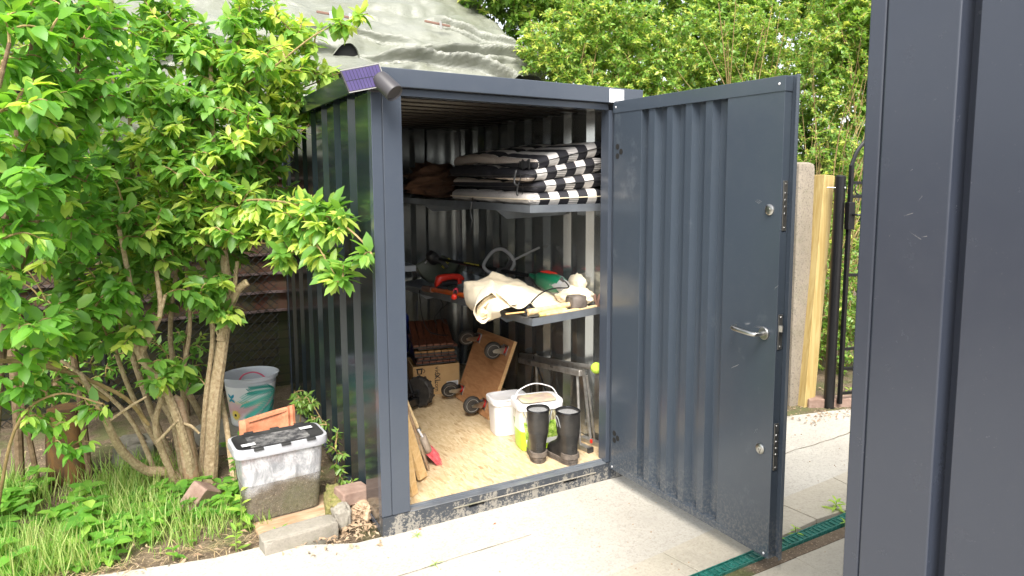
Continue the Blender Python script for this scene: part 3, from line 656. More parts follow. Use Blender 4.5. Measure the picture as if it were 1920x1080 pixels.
g = MB(); g.tube(smoothpath([lp+Vector(v_) for v_ in ((.02, -.02, .005), (-.035, .03, -.025), (-.075, .07, .0), (-.085, .08, .04), (-.04, .035, .125), (.005, -.02, .145), (.045, -.07, .105), (.06, -.09, .055), (.05, -.06, .01), (.02, -.02, .005))], 6), .0115, 12); g.build('loop_handle', 'grey_plastic', tr)
g = MB(); g.bar(lp+Vector((.02, -.03, -.02)), lp+Vector((.05, -.08, .075)), .03, .03); g.tube([lp+Vector((-.01, .02, -.005)), lp+Vector((.05, -.06, .0))], .022, 12); g.build('handle_clamp', 'black_plastic', tr, bevel=.004)
g = MB(); g.bar(lp+Vector((.04, -.06, .06)), lp+Vector((.19, -.21, .165)), .022, .014); g.build('assist_lever', 'grey_plastic', tr, smooth=False, bevel=.005)
g = MB(); g.tube([(1.15, 1.10, 1.065), (1.15, 1.09, 1.03), (1.16, 1.07, 1.02)], [.018, .012, .02], 10); g.build('adjusting_knob', 'black_plastic', tr)
mo = Vector((1.235, .82, 1.088)); md = (Vector((1.262, .42, 1.062))-mo).normalized()
g = MB(); rings = []
for t, wd, ht_ in ((.0, .016, .016), (.09, .019, .019), (.10, .035, .036), (.14, .046, .050), (.23, .050, .056), (.31, .050, .054), (.36, .040, .044)):
    c_ = mo+md*t; rt = md.cross(Vector((0, 0, 1))).normalized(); up = rt.cross(md)
    rings.append([c_+rt*wd*math.copysign(abs(math.cos(a))**.6, math.cos(a))+up*ht_*math.copysign(abs(math.sin(a))**.6, math.sin(a)) for a in [2*math.pi*k/20 for k in range(20)]])
g.loft(rings); mt_ = g.build('motor_housing', 'green_plastic', tr, ang=50)
rt = md.cross(Vector((0, 0, 1))).normalized(); up = rt.cross(md)
g = MB()
for k in range(7):
    c_ = mo+md*(.150+k*.014)+up*.0545-rt*.012; g.obox(c_, (.009, .052, .006), frame((0, 0, 0), md, -rt).to_3x3())
g.obox(mo+md*.192+up*.052-rt*.012, (.108, .056, .006), frame((0, 0, 0), md, -rt).to_3x3())
g.build('vent_grille', 'red_plastic', mt_, smooth=False)
g = MB(); g.tube([mo+md*.30, mo+md*.40], [.051, .038], 18); g.tube([mo+md*.16-up*.046, mo+md*.36-up*.044], .028, 10); g.build('grey_shell', 'grey_plastic', mt_)
g = MB(); g.tube([mo+md*.0-up*.01, mo+md*.10-up*.045, mo+md*.17-up*.055], [.02, .024, .02], 10); g.build('rear_grip', 'black_plastic', tr)
# second tool body in red, pliers / secateurs with red grips
rd = empty('power_tool_body', (.97, 1.58, .93), 'red and black plastic power tool body lying before the trimmer guard', 'power tool')
g = MB(); rings = []
for x, zc, hh, ww in ((.865, .955, .022, .02), (.875, .975, .040, .026), (.90, .992, .034, .03), (.95, 1.005, .024, .03), (1.0, 1.006, .022, .028), (1.045, 1.0, .024, .026), (1.07, .99, .020, .022), (1.085, .985, .010, .012)):
    rings.append([(x, 1.60+ww*math.cos(a), zc+hh*math.copysign(abs(math.sin(a))**.6, math.sin(a))) for a in [2*math.pi*k/14 for k in range(14)]])
g.loft(rings); g.tube([(1.04, 1.59, .99), (1.045, 1.585, .95)], [.022, .018], 10); g.build('casing', 'red_plastic', rd, ang=50)
g = MB(); g.tube([(.905, 1.575, .962), (1.02, 1.575, .965)], .019, 12); g.tube([(.88, 1.60, .94), (.95, 1.60, .92)], .02, 10); g.build('handgrip', 'black_plastic', rd)
po = empty('wooden_pole', (.9, 1.2, .9), 'worn orange brown pole lying along the front lip of the middle shelf', 'pole')
g = MB(); g.tube([(.855, 1.62, .915), (.885, 1.2, .94), (.905, .70, .955)], .017, 12); g.build('pole_shaft', 'orange_paint', po)
g = MB(); g.tube([(.845, 1.78, .905), (.855, 1.62, .915)], .024, 12); g.build('ferrule', 'rust', po)
for lab, c_, d_, col_ in (('short tool with a pink and a red capped grip poking over the shelf lip', (.865, 1.20, .972), (-.05, -.09, -.035), 'a'), ('pink and grey handled cutter lying behind the orange brown pole', (.95, 1.13, .985), (.09, -.15, .0), 'b')):
    r = empty('hand_cutter', c_, lab, 'cutter'); c_ = Vector(c_); d_ = Vector(d_)
    g = MB(); g.tube([c_, c_+d_*.25], [.016, .018], 12); g.build('grip_collar', 'pink_plastic', r)
    g = MB(); g.tube([c_+d_*.25, c_+d_*.8], .014, 12); g.build('grip', 'grey_plastic' if col_ == 'b' else 'black_plastic', r)
    g = MB(); g.tube([c_+d_*.8, c_+d_*1.0, c_+d_*1.08], [.017, .019, .008], 12); g.build('grip_end', 'red_plastic', r)
    g = MB(); g.tube([c_-d_*.02, c_-d_*.7], [.008, .004], 8, flat=.4); g.build('blade', 'steel_dull', r)
# cream canvas cloth, draped over the shelf lip
def cloth(u, v):
    # u: from hanging end to wall, v: along the shelf
    y = .20+.62*v + .05*math.sin(u*3)
    if u < .30:
        t = u/.30; ang_ = t*math.pi
        x = .835 - .055*math.sin(ang_*.9) + .04*t*(1-v) - .05*(1-v)*(1-t); z = .895 + (.13*t if t < 1 else .13) + .05*v*t
        z += -.03*math.sin(v*3.1)*(1-t)
    else:
        t = (u-.30)/.70; x = .80+.06*(v*.5)+t*.52; z = 1.02+.055*math.sin(min(1, t*1.4)*math.pi)*(.4+.6*v) - .035*t - .055*(1-v)*(t > 0)*min(1, t*3)
        z += .03*v
    f1 = 1-abs(nz(x*5.5+1.7, y*3.2, 2))*3.2; f2 = 1-abs(nz(x*11, y*7+3, 5))*3
    k = .026*f1 + .012*f2 + .004*nz(x*40, y*40, 1)
    if u < .3: cq = (1-u/.30); y += .11*cq*(1-v)**2; z += .055*cq*(1-v)**3
    return (x - (k*.9 if u < .3 else k*.2), y+.012*nz(x*6, y*6, 8), max(z + (k if u >= .3 else k*.3), .968 if (u > .42) else .86))
cl = empty('canvas_cloth', (.95, .5, .95), 'cream canvas cloth crumpled over the middle shelf and hanging off its lip', 'cloth')
g = MB(); g.grid(cloth, 70, 46); g.build('cloth_sheet', 'canvas', cl, solid=.003, sub=1, ang=180)
g = MB()   # hanging folded loop
def loop(u, v):
    a = 2*math.pi*u; rx = .050+.020*math.sin(a*2+1)+.010*nz(math.cos(a)*2, math.sin(a)*2, v*2); rz = .082+.012*nz(math.cos(a)*2, v*3, math.sin(a)*2)
    return (.745+rx*math.cos(a)+.035*math.sin(a)+.10*v, .43-.10*v*0+.20*v+.012*nz(a, v*4), .975+rz*math.sin(a)-.02*math.cos(a)*1+.03*v)
g.grid(loop, 60, 12); g.grid(lambda u, v: (.745+(.050*v)*math.cos(2*math.pi*u)+.035*v*math.sin(2*math.pi*u)+.02, .47+.03*nz(u*9, v*5)+.02*math.sin(v*9), .975+.07*v*math.sin(2*math.pi*u)), 40, 8)
g.build('hanging_fold', 'canvas', cl, solid=.003, sub=1, ang=180)
g = MB(); crumple(g, (1.315, .40, 1.005), (.10, .16, .06), 9.2, 64, .20, fr=1.9); g.build('bunched_end', 'canvas', cl, ang=180)
g = MB(); crumple(g, (1.375, .47, 1.07), (.035, .09, .06), 4.4, 50, .26, False, 1.9); g.build('bunched_end', 'canvas', cl, ang=180)
g = MB(); g.tube(smoothpath([(.80, .29, .962), (.86, .23, .975), (.90, .25, .972)], 5), .012, 8, flat=.4); g.build('orange_lining', 'canvas_inside', cl)
# mallet
ml = empty('mallet', (1.1, .24, .95), 'lump mallet with blackened block head and worn wooden handle', 'mallet')
g = MB(); rings = []
for x, s_ in ((1.175, .80), (1.182, .97), (1.22, 1.04), (1.262, .98), (1.272, .82)):
    rings.append([(x+.01*nz(k, x*9), .235+.052*s_*math.copysign(abs(math.cos(a))**.5, math.cos(a))+.004*nz(k*3.3, x*30), 1.0+.043*s_*math.copysign(abs(math.sin(a))**.5, math.sin(a))) for k, a in enumerate([2*math.pi*q/16 for q in range(16)])])
g.loft(rings); g.build('head', 'mallet_head', ml, ang=50)
g = MB(); g.tube([(.895, .22, .972), (1.0, .225, .978), (1.18, .235, .99)], [.020, .019, .017], 12); g.build('handle', 'handle_wood', ml)
yh = empty('chisel', (1.03, .19, .95), 'yellow handled chisel lying under the mallet handle', 'chisel')
g = MB(); g.tube([(.955, .19, .958), (1.00, .19, .962), (1.10, .20, .968), (1.14, .21, .97)], [.012, .016, .014, .010], 12); g.build('handle', 'yellow_wood', yh)
g = MB(); g.bar((.93, .195, .954), (.86, .21, .951), .012, .004); g.bar((.955, .19, .958), (.93, .195, .954), .009, .009); g.build('blade', 'steel_dull', yh, smooth=False)
hm = empty('claw_hammer', (1.2, .185, .95), 'claw hammer with pale wooden handle, its claws pointing up at the shelf corner', 'hammer')
g = MB(); g.tube([(.99, .182, .958), (1.15, .186, .962), (1.345, .20, .972)], [.010, .012, .009], 10); g.build('handle', 'handle_wood', hm)
g = MB(); g.tube([(1.35, .20, .955), (1.35, .20, .985)], .013, 10)
for dx_ in (-.008, .008): g.tube(smoothpath([(1.345, .20, .98), (1.345+dx_*1.4, .20, 1.01), (1.347+dx_*2.2, .20, 1.045)], 4), [.009]*8+[.004], 6)
g.build('head', 'rust', hm)
sp = empty('spirit_level', (1.33, .27, .95), 'dark narrow metal bar lying behind the hammer handle', 'bar')
g = MB(); g.bar((1.27, .32, .965), (1.385, .225, .97), .022, .012); g.build('bar_body', 'black_gloss', sp, smooth=False, bevel=.002)
g = MB(); g.bar((1.275, .317, .9722), (1.38, .229, .9772), .005, .002); g.build('bar_edge', 'pale_edge', sp, smooth=False)
cbp = empty('power_lead', (1.0, .30, 1.0), 'short black plug lead lying across the cream canvas cloth', 'lead')
g = MB(); g.tube(smoothpath([(.905, .24, .988), (.955, .27, 1.025), (1.03, .29, 1.065), (1.12, .30, 1.082), (1.205, .30, 1.078), (1.215, .33, 1.10), (1.19, .36, 1.13)], 7), .0042, 8); g.build('cable', 'black_gloss', cbp)
g = MB(); g.tube([(1.19, .36, 1.13), (1.205, .345, 1.108)], [.013, .006], 10); g.build('plug', 'black_plastic', cbp)
g = MB(); g.tube([(.885, .225, .972), (.905, .24, .988), (.922, .25, 1.0)], [.012, .007, .006], 10); g.bar((.868, .225, .972), (.90, .222, .955), .01, .008)
for k in range(3): g.tube([(.905+.012*k, .232, .99+.01*k), (.922+.012*k, .222, .970+.01*k)], .004, 6)
g.build('connector', 'black_plastic', cbp)
g = MB(); g.tube(smoothpath([(.80, 1.75, .90), (.79, 1.72, .84), (.80, 1.70, .70), (.84, 1.68, .60), (.93, 1.66, .565), (.98, 1.66, .56)], 7), .004, 6)
g.tube(smoothpath([(.90, 1.5, .90), (.935, 1.55, .82), (.90, 1.6, .76), (.92, 1.6, .68), (.95, 1.6, .66)], 7), .004, 6); g.tube(smoothpath([(.88, 1.62, .88), (.92, 1.60, .80), (.86, 1.6, .72), (.87, 1.6, .66)], 7), .0035, 6)
tag(g.build('extension_lead', 'dark_void'), 'thin black lead hanging in loops below the middle shelf', 'lead')

# ================================================================ THINGS ON THE SHED FLOOR
FZ = .107
bxr = empty('cardboard_box', (.93, 1.86, FZ), 'open brown cardboard box with printed side, piled full of decking tiles', 'box')
bm_ = Matrix.Translation((.925, 1.855, FZ)) @ Matrix.Rotation(-.16, 4, 'Z')
def BX(x, y, z): return tuple(bm_ @ Vector((x, y, z)))
g = MB(); BW, BD, BH = .345, .30, .225
for a, b in (((-BW/2, -BD/2), (BW/2, -BD/2+.005)), ((-BW/2, BD/2-.005), (BW/2, BD/2)), ((-BW/2, -BD/2+.005), (-BW/2+.005, BD/2-.005)), ((BW/2-.005, -BD/2+.005), (BW/2, BD/2-.005)), ((-BW/2+.005, -BD/2+.005), (BW/2-.005, BD/2-.005))):
    zt = BH if (b[0]-a[0] < .01 or b[1]-a[1] < .01) else .004
    g.add([BX(x, y, z) for z in (0, zt) for x, y in ((a[0], a[1]), (b[0], a[1]), (b[0], b[1]), (a[0], b[1]))], [(0, 3, 2, 1), (4, 5, 6, 7), (0, 1, 5, 4), (1, 2, 6, 5), (2, 3, 7, 6), (3, 0, 4, 7)])
bb = g.build('box_body', 'cardboard', bxr, smooth=False)
fdir = (bm_.to_3x3() @ Vector((1, 0, 0))); zup = Vector((0, 0, 1))
text_mesh('box_lettering', 'vida', .052, frame(BX(.005, -BD/2-.0012, .172), -zup, fdir), 'print_black', bb)
text_mesh('box_lettering', 'XL', .062, frame(BX(.005, -BD/2-.0012, .122), -zup, fdir), 'print_black', bb)
text_mesh('box_lettering', '.com', .044, frame(BX(.002, -BD/2-.0012, .066), -zup, fdir), 'print_black', bb)
g = MB(); g.prism([(-.148, .205), (-.142, .165), (-.108, .165), (-.102, .205), (-.098, .21), (-.152, .21)], lambda a, b, d_: BX(a, -BD/2-d_, b), .0004, .0012)
g.tube([BX(-.10+.014*math.cos(a), -BD/2-.0015, .188+.013*math.sin(a)) for a in [k*.4-1.6 for k in range(9)]], .0022, 5)
g.build('cup_pictogram', 'print_black', bb, smooth=False)
g = MB(); g.prism([(-.137, .198), (-.133, .172), (-.117, .172), (-.113, .198)], lambda a, b, d_: BX(a, -BD/2-d_, b), .0013, .0016); g.build('pictogram_fill', 'cardboard', bb, smooth=False)
g = MB(); g.prism([(.075, .09), (.163, .095), (.163, .045), (.075, .04)], lambda a, b, d_: BX(a, -BD/2-d_, b), .0004, .001); lb_ = g.build('shipping_label', 'white_label', bb, smooth=False)
g = MB()
for k in range(14): g.prism([(.085+k*.005, .083), (.0865+k*.005+.001*(k % 3), .083), (.0865+k*.005+.001*(k % 3), .062), (.085+k*.005, .062)], lambda a, b, d_: BX(a, -BD/2-d_, b), .0012, .0015)
g.build('barcode', 'grey_plastic', lb_, smooth=False)
# decking tiles
tl = None
def make_tile(mat_):
    r = empty('decking_tile', (0, 0, 0), None, 'deck tile', 'wooden decking tiles piled in the cardboard box')
    for i in range(6):
        g = MB(); x = -.125+i*.05; g.box((x-.0225, -.148, .008), (x+.0225, .148, .022)); g.build('slat', mat_, r, smooth=False, bevel=.002)
    g = MB()
    for k in range(7): g.box((-.148, -.145+k*.0478-.006, 0), (.148, -.145+k*.0478+.006, .0075))
    for k in range(7): g.box((-.146+k*.0478-.003, -.145, .0005), (-.146+k*.0478+.003, .145, .007))
    g.build('grid_base', 'black_plastic', r, smooth=False); return r
t0 = make_tile('acacia'); t1 = make_tile('acacia_pale'); first = [True, True]
TL = [(0, 0, .235, -.16, 0, 'decking tile lowest of the pile, half sunk in the open box', 0), (.005, .006, .262, -.13, 0, 'decking tile second from the bottom of the pile', 0), (-.004, 0, .290, -.20, .0, 'decking tile midway up the pile under the lighter one', 0),
      (.0, -.01, .318, -.24, .02, 'lighter orange brown decking tile in the middle of the pile', 1), (.01, 0, .348, -.12, .0, 'decking tile resting on the lighter one', 0), (-.02, -.03, .385, -.18, .10, 'decking tile second from the top, tipped slightly forward', 0), (-.005, .05, .425, -.20, .42, 'topmost decking tile, tilted up so its slats show', 0)]
for dx_, dy_, z, rz, tilt, lab, kind in TL:
    src = (t0, t1)[kind]; o = src if first[kind] else copy_tree(src); first[kind] = False
    o['label'] = lab; o.location = bm_ @ Vector((dx_, dy_, z)); o.rotation_euler = (tilt, 0, rz)
# upended dolly
dy = empty('furniture_dolly', (1.05, 1.25, FZ), 'wooden furniture dolly stood on edge with four black castors facing out', 'dolly')
B0, B1, T0, T1 = Vector((.990, 1.56, .112)), Vector((.990, .985, .112)), Vector((1.195, 1.60, .600)), Vector((1.205, .915, .640))
T1 = B1+(T0-B0)+Vector((.0, -.03, .02))
def QP(s_, t): return (B0*(1-s_)+B1*s_)*(1-t)+(T0*(1-s_)+T1*s_)*t
qn = (T0-B0).cross(B1-B0).normalized(); qn = qn if qn.x < 0 else -qn
g = MB(); th_ = .026; vs = [QP(*st) for st in ((0, 0), (1, 0), (1, 1), (0, 1))]; vs2 = [v_-qn*th_ for v_ in vs]
g.add(vs+vs2, [(0, 1, 2, 3), (7, 6, 5, 4), (0, 4, 5, 1), (1, 5, 6, 2), (2, 6, 7, 3), (3, 7, 4, 0)])
bd_ = g.build('board', 'dolly_ply', dy, smooth=False, bevel=.0015)
g = MB()
for a, b in (((1, 0), (1, 1)), ((0, 1), (1, 1))):
    p_, q_ = QP(*a), QP(*b); g.add([p_-qn*.001, q_-qn*.001, q_-qn*(th_-.001), p_-qn*(th_-.001)]+[v_ + (QP(1, .5)-QP(0, .5)).normalized()*.0015*(1 if a[0] else 0) + (QP(.5, 1)-QP(.5, 0)).normalized()*.0015*(0 if a[0] else 1) for v_ in (p_-qn*.001, q_-qn*.001, q_-qn*(th_-.001), p_-qn*(th_-.001))], [(4, 5, 6, 7), (0, 1, 5, 4), (1, 2, 6, 5), (2, 3, 7, 6), (3, 0, 4, 7)])
g.build('board_edge', 'ply_edge', bd_, smooth=False)
qs = (B1-B0).normalized(); qt = (T0-B0).normalized()
for ci, (s_, t, swing) in enumerate(((.10, .88, -.5), (.86, .86, -.2), (.10, .14, -.45), (.80, .14, -.15))):
    base = QP(s_, t); f = (qs*math.sin(swing)-qt*math.cos(swing)).normalized()   # trailing direction in board plane
    ax_ = qn.cross(f).normalized(); c_ = base+qn*.085+f*.028
    cs = MB(); m3 = Matrix((qs, qt, qn)).transposed(); cs.obox(base+qn*.003, (.085, .07, .004), m3); ca = cs.build('castor', 'steel', dy, smooth=False, bevel=.001)
    g = MB(); g.lathe([(.027, .005), (.027, .012), (.020, .016)], base, qn, 20); g.build('swivel_ring', 'castor_red', ca)
    g = MB()
    for sd in (-1, 1):
        o_ = ax_*.021*sd; g.add([base+qn*.016+f*-.024+o_, base+qn*.016+f*.026+o_, c_+f*.012+o_, c_+qn*.012+o_, c_-f*.014+o_]+[x+ax_*.003*sd for x in (base+qn*.016+f*-.024+o_, base+qn*.016+f*.026+o_, c_+f*.012+o_, c_+qn*.012+o_, c_-f*.014+o_)],
              [(0, 1, 2, 3, 4), (5, 6, 7, 8, 9), (0, 1, 6, 5), (1, 2, 7, 6), (2, 3, 8, 7), (3, 4, 9, 8), (4, 0, 5, 9)])
    g.obox(base+qn*.017, (.05, .048, .003), Matrix((f, ax_, qn)).transposed()); g.tube([c_-ax_*.028, c_+ax_*.028], .006, 8); g.build('fork', 'steel', ca, smooth=False)
    g = MB(); W_ = .060; g.lathe([(.044, -.016), (.054, -.017), (.060, -.010), (.0615, 0), (.060, .010), (.054, .017), (.044, .016)], c_, ax_, 36); g.build('tyre', 'rubber', ca, ang=60)
    g = MB(); g.lathe([(.0, -.013), (.010, -.016), (.012, -.010), (.030, -.009), (.036, -.015), (.0438, -.0165), (.0438, .0165), (.036, .015), (.030, .009), (.012, .010), (.010, .016), (0, .013)], c_, ax_, 32); g.build('wheel_hub', 'rim_grey', ca)
# wheeled trolley just inside the left post
tv = empty('hand_truck', (.66, 1.5, FZ), 'black knobbly wheel and frame of a hand truck beside the cardboard box', 'hand truck')
wc = Vector((.70, 1.50, FZ+.108)); wa = Vector((-.80, -.60, .03)).normalized()
g = MB(); g.lathe([(.078, -.026), (.098, -.028), (.105, -.020), (.107, 0), (.105, .020), (.098, .028), (.078, .026)], wc, wa, 40)
for k in range(26):
    a = 2*math.pi*k/26; u1 = wa.orthogonal().normalized(); u2 = wa.cross(u1); d_ = u1*math.cos(a)+u2*math.sin(a); t_ = wa.cross(d_)
    g.obox(wc+d_*.106+wa*(.013 if k % 2 else -.013), (.010, .013, .026), Matrix((d_, t_, wa)).transposed())
g.build('tyre', 'rubber', tv, ang=50)
g = MB(); g.lathe([(0, -.02), (.022, -.02), (.026, -.008), (.070, -.006), (.0775, -.024), (.0775, .024), (.070, .006), (.026, .016), (.022, .03), (0, .034)], wc, wa, 32); g.build('wheel_hub', 'black_plastic', tv)
g = MB(); g.tube([wc, wc+wa*.09, wc+wa*.30], .011, 8); g.tube([wc+wa*.07+Vector((0, 0, -.02)), Vector((.585, 1.55, .45)), Vector((.50, 1.62, .9))], .011, 8); g.bar(wc+wa*.05-Vector((0, 0, .05)), wc+wa*.30-Vector((0, 0, .05)), .06, .05); g.build('frame', 'black_gloss', tv)
g = MB(); g.lathe([(.09, 0), (.11, .02), (.112, .30), (.09, .33)], (.76, 2.26, .32), n=24)
tag(g.build('blue_canister', 'blue_plastic'), 'bright blue plastic canister glimpsed behind the left post', 'canister')
g = MB(); g.box((.60, 2.14, FZ), (.93, 2.40, .319)); tag(g.build('storage_crate', 'black_plastic', smooth=False, bevel=.006), 'dark crate at the back left of the shed carrying the blue canister', 'crate')
# tubs
def tub(name, c, rot, L, W, H, matn, label, lid=True):
    r = empty(name, (c[0], c[1], FZ), label, 'tub')
    m4 = Matrix.Translation((c[0], c[1], FZ)) @ Matrix.Rotation(rot, 4, 'Z')
    def ring(sc, z, off=0., n=40, pw=.42):
        return [m4 @ Vector(((L/2*sc+off)*math.copysign(abs(math.cos(a))**pw, math.cos(a)), (W/2*sc+off)*math.copysign(abs(math.sin(a))**pw, math.sin(a)), z)) for a in [2*math.pi*k/n for k in range(n)]]
    g = MB(); g.loft([ring(.86, 0, -.004), ring(.865, .003), ring(.985, H*.93)]); bd = g.build('tub_body', matn, r)
    g = MB(); g.loft([ring(.985, H*.86, .0015), ring(.99, H*.86, .007), ring(1.0, H*.97, .009), ring(1.0, H, .006), ring(.96, H+.002), ring(.90, H-.003, -.004), ring(.88, H-.008, -.01)]); ld = g.build('lid', 'white_plastic', r)
    return r, bd, ld, m4, ring
r, bd, ld, m4, ring = tub('white_tub', (1.02, .735), -.12, .235, .20, .235, 'white_plastic', 'plain white lidded plastic tub behind the green patterned one')
for mm in ((-.124, -.2),):
    g = MB(); g.tube([m4 @ Vector(v_) for v_ in smoothpath([(-.121, -.035, .21), (-.10, -.098, .232), (-.03, -.112, .238), (.06, -.11, .236), (.115, -.06, .225), (.122, -.02, .21)], 6)], .0045, 8); g.build('handle', 'white_plastic', r)
g = MB(); g.add([m4 @ Vector(v_) for v_ in ((.02, -.0945, .045), (.10, -.0945, .045), (.10, -.0985, .135), (.02, -.0985, .135))], [(0, 1, 2, 3)]); lb = g.build('label', 'white_label', bd, smooth=False, solid=.001)
g = MB()
def flatbit(g, x0, x1, z0, z1): g.add([m4 @ Vector(v_) for v_ in ((x0, -.0955-.004*(z0-.04)/.1-.0016, z0), (x1, -.0955-.004*(z0-.04)/.1-.0016, z0), (x1, -.0955-.004*(z1-.04)/.1-.0016, z1), (x0, -.0955-.004*(z1-.04)/.1-.0016, z1))], [(0, 1, 2, 3)])
flatbit(g, .03, .085, .126, .131); flatbit(g, .03, .085, .120, .1225)
for k in range(10): flatbit(g, .03+k*.006, .0325+k*.006, .05, .066)
g.add([m4 @ Vector((.055+.022*math.cos(a)*(1+.35*math.sin(3*a)), -.1, .095+.014*math.sin(a)*(1+.4*math.cos(5*a)))) for a in [k*2*math.pi/20 for k in range(20)]], [tuple(range(20))])
g.build('label_print', 'print_black', lb, smooth=False)
# patterned tub
p = N('garden_print', .35); x, y, z = p.sep()[:3]
grass = p.ramp(p.noise(p.map((1, 1, 1.2)), sc=24, det=7, rough=.8), [(.36, (.05, .12, .02)), (.47, (.28, .48, .05)), (.56, (.55, .72, .16)), (.68, (.80, .84, .60))])
top_ = p.ramp(p.noise(p.map((60, 60, 9)), sc=1, det=5), [(.42, (.20, .16, .09)), (.5, (.62, .60, .40)), (.6, (.80, .82, .76))])
c = p.mix(p.math('GREATER_THAN', z, .18), grass, top_)
c = p.mix(p.math('MULTIPLY', p.math('LESS_THAN', z, .072), p.math('GREATER_THAN', z, .040)), c, (.82, .83, .80))
c = p.mix(p.math('LESS_THAN', z, .040), c, (.42, .66, .03))
c = p.mix(p.math('GREATER_THAN', z, .252), c, (.74, .72, .66)); c = p.mix(p.math('LESS_THAN', p.math('ADD', x, p.math('MULTIPLY', z, .15)), -.098), c, p.mix(p.math('LESS_THAN', z, .12), (.80, .80, .76), (.45, .68, .04)))
p.col(c)
p = N('lid_print', .35); p.col(p.ramp(p.noise(sc=14, det=4), [(.38, (.45, .36, .30)), (.5, (.55, .42, .33)), (.58, (.50, .50, .28)), (.68, (.66, .58, .48))]))
r, bd, ld, m4, ring = tub('patterned_tub', (1.068, .435), -.16, .275, .215, .290, 'garden_print', 'lidded tub printed with green lawn scenes behind the rubber boots')
g = MB(); g.loft([ring(.80, .2918, 0), ring(.80, .2925, 0)]); g.build('lid_picture', 'lid_print', ld)
g = MB(); g.tube([m4 @ Vector(v_) for v_ in smoothpath([(-.142, 0, .262), (-.132, .01, .30), (-.10, .03, .342), (0, .045, .368), (.10, .03, .342), (.132, .01, .30), (.142, 0, .262)], 7)], .0055, 8, flat=.7); g.build('handle', 'white_plastic', r)
# boots
def boot(c, yaw, label):
    r = empty('rubber_boot', (c[0], c[1], FZ), label, 'boot', 'pair of rubber boots on the shed floor')
    m4 = Matrix.Translation((c[0], c[1], FZ)) @ Matrix.Rotation(yaw, 4, 'Z')
    def ring(z, L, cx, W, n=28, tilt=0., toe=0.):
        out = []
        for k in range(n):
            a = 2*math.pi*k/n; x = math.cos(a); y = math.sin(a)
            wf = W*(1-.14*math.exp(-((x+.05)/.4)**2)*toe+.10*toe*(x > .1)*math.sin(min(1, x)*math.pi)); out.append(m4 @ Vector((cx+L*math.copysign(abs(x)**.85, x), wf*math.copysign(abs(y)**.85, y), z+tilt*x)))
        return out
    g = MB(); g.loft([ring(.030, .124, .056, .050, toe=1), ring(.050, .125, .054, .052, toe=1), ring(.075, .119, .050, .052, tilt=-.006, toe=.8), ring(.098, .100, .032, .051, tilt=-.010, toe=.5), ring(.118, .080, .012, .051, tilt=-.008), ring(.140, .068, -.004, .053, tilt=-.004), ring(.165, .065, -.005, .056),
        ring(.172, .071, -.004, .061, tilt=.003), ring(.186, .067, -.003, .059), ring(.20, .072, -.003, .062, tilt=-.002), ring(.245, .072, -.001, .063), ring(.295, .072, .0, .063), ring(.300, .072, .0, .0635)], cap=False)
    up_ = g.build('upper', 'boot_rubber', r, sub=1, ang=180, solid=-.004)
    g = MB(); g.loft([ring(0, .124, .057, .049, toe=1), ring(.001, .127, .057, .052, toe=1), ring(.012, .128, .057, .053, toe=1), ring(.0125, .1255, .057, .0505, toe=1), ring(.016, .1255, .057, .0505, toe=1), ring(.0165, .1285, .057, .0535, toe=1), ring(.031, .1285, .056, .0535, toe=1), ring(.034, .124, .056, .050, toe=1)]); g.build('sole', 'boot_sole', r, ang=30)
    g = MB(); g.loft([ring(.0342, .050, -.020, .049), ring(.036, .053, -.022, .051), ring(.062, .052, -.021, .050), ring(.064, .049, -.018, .047)]); g.build('heel_guard', 'boot_sole', r, ang=30)
    g = MB(); g.loft([ring(.289, .064, .0, .0565), ring(.292, .03, 0, .027), ring(.2925, .002, 0, .002)]); g.build('lining', 'boot_lining', r)
    g = MB(); g.tube(ring(.300, .070, 0, .062)+ring(.300, .070, 0, .062)[:1], .0052, 8, cap=False); g.build('cuff', 'black_gloss', r)
    g = MB()
    for k in range(4): g.bar(m4 @ Vector((-.0665+.0005*k, -.018, .085+k*.010)), m4 @ Vector((-.0665+.0005*k, .018, .085+k*.010)), .004, .005)
    g.bar(m4 @ Vector((-.067, 0, .135)), m4 @ Vector((-.0655, 0, .28)), .004, .003); g.build('heel_ribs', 'boot_rubber', up_, smooth=False)
    for sy in (-1, 1):
        g = MB(); g.tube([m4 @ Vector(v_) for v_ in smoothpath([(-.012, sy*.060, .215), (-.012, sy*.075, .268), (0, sy*.080, .286), (.012, sy*.075, .268), (.012, sy*.060, .215)], 5)], .0028, 6); g.build('pull_loop', 'grey_plastic', up_)
boot((.966, .228), 1.22, 'left hand black rubber boot, its toe turned towards the patterned tub')
boot((1.096, .112), 1.66, 'right hand black rubber boot, nearest the threshold')
# folding step with tubular rails
ld_ = empty('folding_trestle', (1.3, .6, FZ), 'folded grey aluminium trestle standing against the corrugated wall behind the boots', 'trestle')
g = MB(); g.bar((1.360, 1.22, .455), (1.325, .30, .582), .026, .036); g.build('rail', 'aluminium', ld_, bevel=.004)
g = MB(); g.bar((1.315, 1.15, .440), (1.275, .262, .562), .026, .036); g.build('rail', 'aluminium', ld_, bevel=.004)
g = MB(); g.tube([(1.328, .40, .575), (1.308, .145, .618)], .0155, 12); g.build('rail_end', 'aluminium', ld_)
g = MB(); g.tube([(1.318, .48, .556), (1.30, .33, .572)], .018, 10)
for y in (.95, .62, .36):
    g = MB(); g.obox((1.318-.02*(1-y), y, .475+(.95-y)*.135), (.075, .035, .012), .03); g.build('hinge_plate', 'steel_dull', ld_, smooth=False, bevel=.002)
for a, b, rad in (((1.283, .315, .552), (1.255, .235, .125), .0085), ((1.30, .235, .552), (1.37, .25, .125), .007), ((1.375, .40, .56), (1.372, .30, .125), .011), ((1.355, .98, .515), (1.36, .96, .12), .010)):
    g = MB(); g.tube([a, b], rad, 10); g.build('leg', 'aluminium', ld_)
